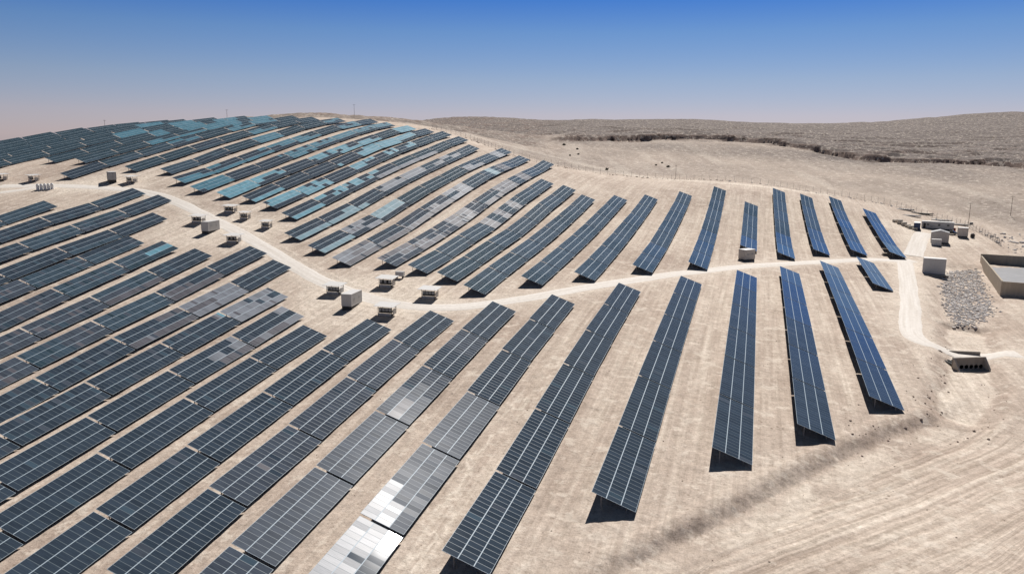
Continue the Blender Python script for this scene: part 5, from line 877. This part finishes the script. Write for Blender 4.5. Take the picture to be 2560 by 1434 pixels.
# five white tanks on the bend
for k, (nm, lb) in enumerate((('t1', 'leftmost of the five white water tanks'), ('t2', 'second from left of the five white water tanks'), ('t3', 'middle one of the five white water tanks'), ('t4', 'fourth from left of the five white water tanks'), ('t5', 'rightmost of the five white water tanks'))):
    x0, y0 = OBJ['t1'][:2]; x1, y1 = OBJ['t5'][:2]; x = x0 + (x1 - x0) * k / 4 * 1.12; y = y0 + (y1 - y0) * k / 4 * 1.12
    root = tag(empty('water_tank', (x, y, gz(x, y) - 0.1)), lb + ' beside the dirt road', 'water tank', 'white water tanks by the road')
    m = MB(); m.lathe((0, 0, 0), [(0.55, 0), (0.57, 0.1), (0.57, 0.9), (0.545, 0.95), (0.57, 1.0), (0.57, 1.85), (0.5, 2.1), (0.22, 2.25)], 20); m.obj('tank_body', M_tank, root, True)
    m = MB(); m.lathe((0, 0, 2.25), [(0.2, 0), (0.2, 0.12), (0.12, 0.16)], 14); m.obj('lid', M_grey, root)

# ------------------------------------------------------------------ car
def car(x, y, rz, label):
    root = tag(empty('parked_car', (x, y, gz(x, y)), rz), label, 'car')
    bm = bmesh.new()
    prof = [(-2.2, 0.32), (-2.25, 0.75), (-2.05, 0.98), (-1.5, 1.02), (-0.95, 1.52), (0.55, 1.56), (1.15, 1.05), (2.05, 0.92), (2.25, 0.7), (2.2, 0.32)]
    ringz = [(-0.86, 0.93), (-0.9, 1.0), (0.9, 1.0), (0.86, 0.93)]
    rings = []
    for yy, sc in ringz: rings.append([bm.verts.new((px, yy * (0.86 if pz > 1.1 else 1), 0.32 + (pz - 0.32) * sc)) for px, pz in prof])
    for a, b in zip(rings, rings[1:]):
        for i in range(len(prof)): bm.faces.new((a[i], a[(i + 1) % len(prof)], b[(i + 1) % len(prof)], b[i]))
    bm.faces.new(rings[0]); bm.faces.new(rings[-1][::-1]); bmesh.ops.recalc_face_normals(bm, faces=bm.faces)
    me = bpy.data.meshes.new('body'); bm.to_mesh(me); bm.free(); me.materials.append(M_car); link('body', me, (), root)
    for s in (-1, 1):
        m = MB(); m.prism([(-1.25, 1.05), (-0.85, 1.44), (0.45, 1.46), (0.9, 1.06)], s * 0.80, s * 0.86); m.obj('side_window', M_glass, root)
        for xx in (-1.35, 1.35):
            m = MB(); m.lathe((0, 0, -0.1), [(0.2, 0), (0.33, 0.0), (0.33, 0.2), (0.2, 0.2)], 18); w_ = m.obj('wheel', M_rubber, root); w_.location = (xx, s * 0.82, 0.33); w_.rotation_euler = (math.pi / 2, 0, 0)
            m = MB(); m.lathe((0, 0, -0.11), [(0.19, 0), (0.19, 0.22)], 14); m.obj('rim', M_steel, w_)
    m = MB(); m.bar((0.6, 0, 1.54), (1.13, 0, 1.08), 1.4, 0.03); m.obj('windscreen', M_glass, root)
    for s in (-1, 1):
        m = MB(); m.box((2.22, s * 0.62, 0.74), (0.06, 0.35, 0.16)); m.obj('headlight', M_box, root)
x, y = OBJ['car'][:2]; car(x, y, math.radians(-20), 'dark parked car at the right end of the white site office')
x, y = OBJ['red'][:2]; root = tag(empty('oil_drum', (x, y, gz(x, y))), 'rusty red drum standing behind the dark parked car', 'drum'); m = MB(); m.lathe((0, 0, 0), [(0.45, 0), (0.47, 0.6), (0.45, 0.62), (0.47, 1.3), (0.4, 1.35)], 14); m.obj('drum_body', M_red, root, True)

# ------------------------------------------------------------------ stacks of material round the compound
def pallet(x, y, z, rz, label, load=0.9, group='pallets stacked left of the blue container', m_load=None):
    root = tag(empty('loaded_pallet', (x, y, z), rz), label, 'pallet', group)
    m = MB()
    for k in range(5): m.box((-0.9 + 0.45 * k, 0, 0.14), (0.3, 1.4, 0.05))
    for yy in (-0.6, 0, 0.6): m.box((0, yy, 0.06), (2.1, 0.12, 0.1))
    m.obj('pallet_deck', M_wood, root)
    m = MB(); m.box((0, 0, 0.17 + load / 2), (2.0, 1.3, load)); m.box((0, 0, 0.19 + load), (2.1, 1.36, 0.04)); m.obj('load', m_load or M_card, root)
x0, y0 = OBJ['pile'][:2]
for i, (dx, dy, h_, lb) in enumerate(((-2.2, 5.5, 1.6, 'pale boxed pallet at the back of the pallet row by the blue container'), (-0.9, 2.8, 1.3, 'boxed pallet second from back in the row by the blue container'), (0.2, 0.3, 1.0, 'boxed pallet in the middle of the row by the blue container'),
                                     (0.9, -2.3, 1.1, 'boxed pallet second from front in the row by the blue container'), (2.2, -4.4, 0.8, 'low boxed pallet at the front of the row by the blue container'), (-3.6, 8.2, 0.9, 'low pale pallet standing furthest left behind the pallet row'))):
    pallet(x0 + dx, y0 + dy, gz(x0 + dx, y0 + dy), 0.2 + 0.25 * (i % 3), lb, h_)
def stack(x, y, rz, n, L, label, mt, name='pipe_stack', cat='pipes'):
    root = tag(empty(name, (x, y, gz(x, y)), rz), label, cat, 'steel stock laid along the fence')
    m = MB(); rr = random.Random(int(x * 10))
    for k in range(n):
        zz = 0.15 + 0.16 * (k // 6); m.bar((-L / 2 + rr.uniform(-.6, .6), (k % 6) * 0.28 - 0.8 + rr.uniform(-.1, .1), zz), (L / 2 + rr.uniform(-.6, .6), (k % 6) * 0.28 - 0.8 + rr.uniform(-.2, .2), zz + rr.uniform(0, .1)), 0.14)
    m.obj('bars', mt, root)
    m = MB()
    for xx in (-L / 3, L / 3): m.box((xx, -0.1, 0.04), (0.16, 2.1, 0.14))
    m.obj('bearers', M_wood, root)
for k, rz, L, lb, mt in (('mat1', -0.5, 8, 'tangled steel stock at the far left end of the compound', M_steel), ('mat5', -0.4, 7, 'white bars stacked behind the blue container', M_white), ('mat2', -0.55, 9, 'dark steel bars stacked by fence above the blue container', M_dark),
                         ('mat3', -0.4, 8, 'grey steel bars lying behind the long white office', M_steel), ('mat4', -0.5, 6, 'short steel bars lying near the utility pole', M_steel)):
    x, y = OBJ[k][:2]; stack(x, y, rz, 18, L, lb, mt)
x, y = OBJ['lumber'][:2]; root = tag(empty('lumber_stack', (x - 0.6, y + 1, gz(x, y) - 0.05), 0.3), 'untidy stack of timber under the end of the rightmost far table', 'timber')
for k in range(4):
    m = MB()
    for j in range(5): m.bar((-1.5 + 0.1 * k, j * 0.3 - 0.6, 0.15 + k * 0.3), (1.5 - 0.15 * j, j * 0.3 - 0.55, 0.17 + k * 0.3), 0.22, 0.12)
    m.obj('timber_layer', M_wood if k % 2 else M_card, root)

# ------------------------------------------------------------------ utility poles, fences
def pole(x, y, h_, label, arm=1.6, base=-0.5, z=None):
    root = tag(empty('utility_pole', (x, y, gz(x, y) if z is None else z)), label, 'utility pole')
    m = MB(); m.lathe((0, 0, base), [(0.11, 0), (0.07, h_ - base)], 10); m.obj('pole_shaft', M_bark, root)
    m = MB(); m.box((0, 0, h_ - 0.5), (arm, 0.09, 0.09)); c = m.obj('crossarm', M_bark, root)
    for s in (-1, 0, 1):
        m = MB(); m.lathe((s * arm * 0.44, 0, h_ - 0.43), [(0.07, 0), (0.09, 0.1), (0.05, 0.25)], 8); m.obj('insulator', M_grey, c)
for k, h_, lb in (('poleA', 8, 'thin utility pole on the rocky skyline above the right rows'), ('poleB', 6, 'thin utility pole on the skyline above the middle of the array'), ('poleC', 6, 'thin utility pole on the skyline at the far left'),
                  ('mast', 9.5, 'utility pole by the fence right of the site office'), ('pole3', 9, 'utility pole on the slope at the right edge'), ('post5', 7.5, 'lone pole in the fence line below the far hillside')):
    x, y = OBJ[k][:2]; pole(x, y, h_, lb, 1.8 if k != 'post5' else 0.8)
m = MB(); m.box((0, 0, 0.35), (1.2, 0.9, 0.9)); root = tag(empty('pole_cabinet', (OBJ['mast'][0] + .9, OBJ['mast'][1] - 1, gz(*OBJ['mast'][:2]))), 'dark electrical cabinet at the foot of the compound pole', 'cabinet'); m.obj('cabinet_body', M_dark, root); m = MB(); m.box((0, 0, 0.83), (1.3, 1.0, 0.06)); m.obj('cabinet_lid', M_grey, root)
def fence(name, line, label, step):
    Q, s = densify(line, step); zz = ground(Q[:, 0], Q[:, 1]); root = tag(empty(name, (Q[0, 0], Q[0, 1], zz[0])), label, 'fence'); o0 = Vector((Q[0, 0], Q[0, 1], zz[0]))
    pm_ = MB(); pm_.box((0, 0, 1.05), (0.11, 0.11, 2.7)); pm_.bar((0, 0, 2.35), (0.28, 0.0, 2.7), 0.06); pme = pm_.mesh('fence_post', [M_wire])
    for i in range(len(Q)): q_ = link('fence_post', pme, (), root); q_.location = Vector((Q[i, 0], Q[i, 1], zz[i])) - o0
    m = MB()
    for i in range(len(Q) - 1):
        a = Vector((Q[i, 0], Q[i, 1], zz[i])) - o0; b = Vector((Q[i + 1, 0], Q[i + 1, 1], zz[i + 1])) - o0
        for h_ in (0.1, 0.5, 0.9, 1.3, 1.7, 2.1, 2.4): m.bar(a + Vector((0, 0, h_)), b + Vector((0, 0, h_)), 0.022)
        for t in (0.125, 0.25, 0.375, 0.5, 0.625, 0.75, 0.875): c = a.lerp(b, t); m.bar(c + Vector((0, 0, 0.1)), c + Vector((0, 0, 2.1)), 0.018)
    m.obj('wire_mesh', M_wire, root)
fence('wire_fence', FENCE[:10], 'long wire fence on thin posts below the far hillside', 4.6)
fence('wire_fence', FENCE[9:15], 'wire fence curving behind the far ends of the right rows', 3.6)
fence('wire_fence', FENCE[14:], 'short wire fence running down right of the compound', 3.0)

# ------------------------------------------------------------------ reservoir, culvert
ax_ = Vector((0.14, 0.99, 0)).normalized(); px_ = Vector((ax_.y, -ax_.x, 0)); A0 = Vector((OBJ['pondA'][0], OBJ['pondA'][1], 0)) + px_ * 0.0
zb = gz(A0.x + 2, A0.y + 2); LY, LX, HW = 56.0, 34.0, 4.0
root = tag(empty('reservoir', (A0.x, A0.y, zb), math.atan2(-ax_.x, ax_.y)), 'open rectangular reservoir with tan walls and a grey floor at the right edge', 'reservoir')
def wall(nm, c, d, mt):
    m = MB(); m.box(c, d); return m.obj(nm, mt, root)
wall('near_wall', (LX / 2, 0.2, HW / 2 - 1.0), (LX, 0.4, HW + 2.0), M_tanw); wall('far_wall', (LX / 2, LY - 0.2, HW / 2 - 0.6), (LX, 0.4, HW + 2.8), M_tanw)
wall('left_wall', (0.2, LY / 2, HW / 2 - 0.9), (0.4, LY - 0.8, HW + 2.2), M_tanw); wall('right_wall', (LX - 0.2, LY / 2, HW / 2 - 0.9), (0.4, LY - 0.8, HW + 2.2), M_tanw)
wall('floor_cover', (LX / 2, LY / 2, 1.2), (LX - 0.85, LY - 0.85, 0.3), M_cover)
m = MB(); m.box((LX / 2, 0.2, HW + 0.06), (LX + 0.1, 0.5, 0.1)); m.obj('coping', M_conc, root)

pa, pb = Vector((*OBJ['pipeA'][:2], 0)), Vector((*OBJ['pipeB'][:2], 0)); mid = (pa + pb) / 2; dirv = (pb - pa); Lc = dirv.length; dirv.normalize()
zr = gz(mid.x, mid.y + 9)
root = tag(empty('culvert', (mid.x, mid.y + 0.6, gz(mid.x, mid.y) - 0.1), math.atan2(dirv.y, dirv.x)), 'concrete culvert headwall with six dark pipe mouths under the access road', 'culvert')
m = MB(); Hh = 2.5; NP = 6; pitch = (Lc - 0.7) / NP; R_p = 0.42
# headwall face built round the six openings
for k in range(NP):
    cx = -Lc / 2 + 0.35 + pitch * (k + 0.5); N_ = 20; ring = []; sq = []
    hw_ = pitch / 2
    for j in range(N_):
        a = 2 * math.pi * j / N_; ring.append((cx + R_p * math.cos(a), -0.2, 0.62 + R_p * math.sin(a)))
        c_, s_ = math.cos(a), math.sin(a); f = 1 / max(abs(c_), abs(s_)); sq.append((cx + hw_ * c_ * f, -0.2, 0.62 + 0.62 * s_ * f))
    m.add(ring + sq, [(j, (j + 1) % N_, N_ + (j + 1) % N_, N_ + j) for j in range(N_)])
m.box((0, 0, 1.24 + (Hh - 1.24) / 2), (Lc - 0.7, 0.4, Hh - 1.24))
for s in (-1, 1): m.box((s * (Lc / 2 - 0.175), 0, Hh / 2 - 0.1), (0.35, 0.4, Hh + 0.2))
m.obj('headwall', M_concd, root)
for s in (-1, 1):
    m = MB(); m.prism([(-2.0, -0.4), (-2.0, 0.5), (-0.2, Hh + 0.1), (-0.2, -0.4)], s * (Lc / 2 - 0.35), s * (Lc / 2), axis='x'); m.obj('wing_wall', M_conc, root)
m = MB(); m.box((0, -1.25, -0.05), (Lc - 0.7, 2.0, 0.25)); m.obj('apron', M_conc, root)
m = MB(); m.box((0, 0, Hh + 0.06), (Lc + 0.1, 0.5, 0.12)); m.obj('coping', M_conc, root)
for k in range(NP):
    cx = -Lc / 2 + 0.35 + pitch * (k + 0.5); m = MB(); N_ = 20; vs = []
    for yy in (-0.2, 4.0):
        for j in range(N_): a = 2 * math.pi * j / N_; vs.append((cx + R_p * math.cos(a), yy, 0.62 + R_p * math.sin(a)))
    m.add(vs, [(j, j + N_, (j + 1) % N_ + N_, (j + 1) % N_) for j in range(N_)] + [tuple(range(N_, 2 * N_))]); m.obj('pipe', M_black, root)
x, y = mid.x + 0.5, mid.y + 11.5; m = MB(); m.box((0, 0, 0.25), (9.0, 0.35, 0.7)); o = m.obj('road_kerb', M_concd); o.location = (x, y, gz(x, y)); o.rotation_euler = (0, 0, math.atan2(dirv.y, dirv.x) - 0.25); tag(o, 'low concrete kerb on the upstream side of the access road above the culvert', 'kerb')

# ------------------------------------------------------------------ stones and shrubs
_ico = bmesh.new(); bmesh.ops.create_icosphere(_ico, subdivisions=1, radius=1.0); IV = np.array([v.co[:] for v in _ico.verts]); IF = [tuple(v.index for v in f.verts) for f in _ico.faces]; _ico.free()
def stones(name, pts_, smin, smax, mt, label, seed, flat=0.65):
    rg = np.random.default_rng(seed); pts_ = np.asarray(pts_); z = ground(pts_[:, 0], pts_[:, 1]); V = []; F = []
    for (x, y), zz in zip(pts_, z):
        s = smin + (smax - smin) * rg.random() ** 2.2; v = IV * (1 + rg.uniform(-.28, .28, (len(IV), 1))) * s * np.array([rg.uniform(.7, 1.3), rg.uniform(.7, 1.3), flat * rg.uniform(.7, 1.2)])
        a = rg.uniform(0, 6.28); c, sn = math.cos(a), math.sin(a); b = len(V); V += [(x + p[0] * c - p[1] * sn, y + p[0] * sn + p[1] * c, zz + p[2] + s * 0.15) for p in v]; F += [tuple(i + b for i in f) for f in IF]
    me = bpy.data.meshes.new(name); me.from_pydata(V, [], F); me.materials.append(mt); tag(link(name, me), label, 'stones', None, 'stuff')
def inside(P, poly):
    x, y = P[:, 0], P[:, 1]; r_ = np.zeros(len(P), bool); n = len(poly)
    for i in range(n):
        (x1, y1), (x2, y2) = poly[i], poly[(i + 1) % n]; c = ((y1 > y) != (y2 > y)) & (x < (x2 - x1) * (y - y1) / (y2 - y1 + 1e-9) + x1); r_ ^= c
    return r_
P_ = np.c_[RNG.uniform(46, 78, 14000), RNG.uniform(208, 305, 14000)]; P_ = P_[inside(P_ + RNG.normal(0, 0.8, P_.shape), RIPRAP)]
stones('riprap_stones', P_[:7000], 0.12, 0.5, M_stone, 'bed of grey rubble stones below the reservoir', 5)
Q_, s_ = densify(FENCE[8:15], 0.6); P_ = Q_ + RNG.normal(0, 1.0, Q_.shape) + np.array([0.5, -3.5]); P_ = P_[RNG.random(len(P_)) < 0.6]
stones('fence_rubble', P_, 0.15, 0.55, M_stone, 'line of pale rubble along the fence behind the right rows', 6)
Q_, s_ = densify(FENCE[:10], 0.9); P_ = Q_ + RNG.normal(0, 1.1, Q_.shape) + np.array([-0.5, -2.0]); P_ = P_[RNG.random(len(P_)) < 0.55]
stones('fence_stones', P_, 0.12, 0.6, M_dstone, 'brown stones scattered along the foot of the long fence', 7)
P_ = np.c_[RNG.uniform(16, 46, 900), RNG.uniform(100, 190, 900)]
d1 = poly_dist(P_[:, 0], P_[:, 1], BANK)[0]; d2 = poly_dist(P_[:, 0], P_[:, 1], CHAN)[0]; P_ = P_[(RNG.random(900) < np.exp(-d1 / 3.0) * 0.5 + np.exp(-np.abs(d2 - 5) / 1.6) * 0.7)]
stones('bank_stones', P_, 0.06, 0.34, M_dstone, 'brown stones lying along the bank and the drainage channel', 8)
P_ = np.c_[RNG.uniform(-60, 60, 1100), RNG.uniform(70, 300, 1100)]; P_ = P_[np.hypot(P_[:, 0], P_[:, 1]) > 70]
stones('field_stones', P_, 0.03, 0.12, M_dstone, 'small brown stones scattered over the pale ground', 9)
P_ = np.c_[RNG.uniform(92, 125, 260), RNG.uniform(330, 372, 260)]
stones('dump_stones', P_, 0.2, 0.9, M_stone, 'rough stones dumped outside the compound fence', 10)
def shrub(x, y, s, label):
    root = tag(empty('desert_shrub', (x, y, gz(x, y))), label, 'shrub', 'dark shrubs on the far slope'); m = MB(); rr = random.Random(int(x * 7 + y))
    for k in range(170):
        a = rr.uniform(0, 6.28); e = rr.uniform(0.1, 1.5); d = s * rr.uniform(0.35, 1) * (0.8 + 0.3 * math.sin(3 * a)); c = Vector((math.cos(a) * math.cos(e) * d, math.sin(a) * math.cos(e) * d, math.sin(e) * d * 0.8 + 0.1)); u = Vector((rr.uniform(-1, 1), rr.uniform(-1, 1), rr.uniform(-1, 1))).normalized() * s * 0.17; v = u.cross(Vector((rr.uniform(-1, 1), rr.uniform(-1, 1), 1))).normalized() * s * 0.12
        m.add((c - u - v, c + u - v, c + u + v, c - u + v), ((0, 1, 2, 3),))
    m.obj('foliage', M_shrub, root); m = MB()
    for k in range(5): a = k * 1.3; m.bar((0, 0, -0.2), (math.cos(a) * s * 0.5, math.sin(a) * s * 0.5, s * 0.55), 0.08 * s)
    m.obj('stem', M_bark, root)
for k, s, lb in (('shrub1', 1.5, 'dark shrub highest up the slope at the start of the cut'), ('shrub2', 1.2, 'dark shrub just below the highest shrub on the slope'), ('shrub3', 1.0, 'small dark shrub lower on the left of the slope'), ('shrub4', 1.4, 'dark shrub alone at the middle of the pale slope'),
                 ('shrub5', 1.3, 'dark shrub close to the fence at the foot of the slope'), ('shrub6', 1.0, 'dark shrub on the left of the slope above the track'), ('shrub7', 0.9, 'small dark shrub left of the lone middle shrub'), ('shrub8', 0.9, 'small dark shrub above the lone middle shrub')):
    x, y = OBJ[k][:2]; shrub(x, y, s, lb)
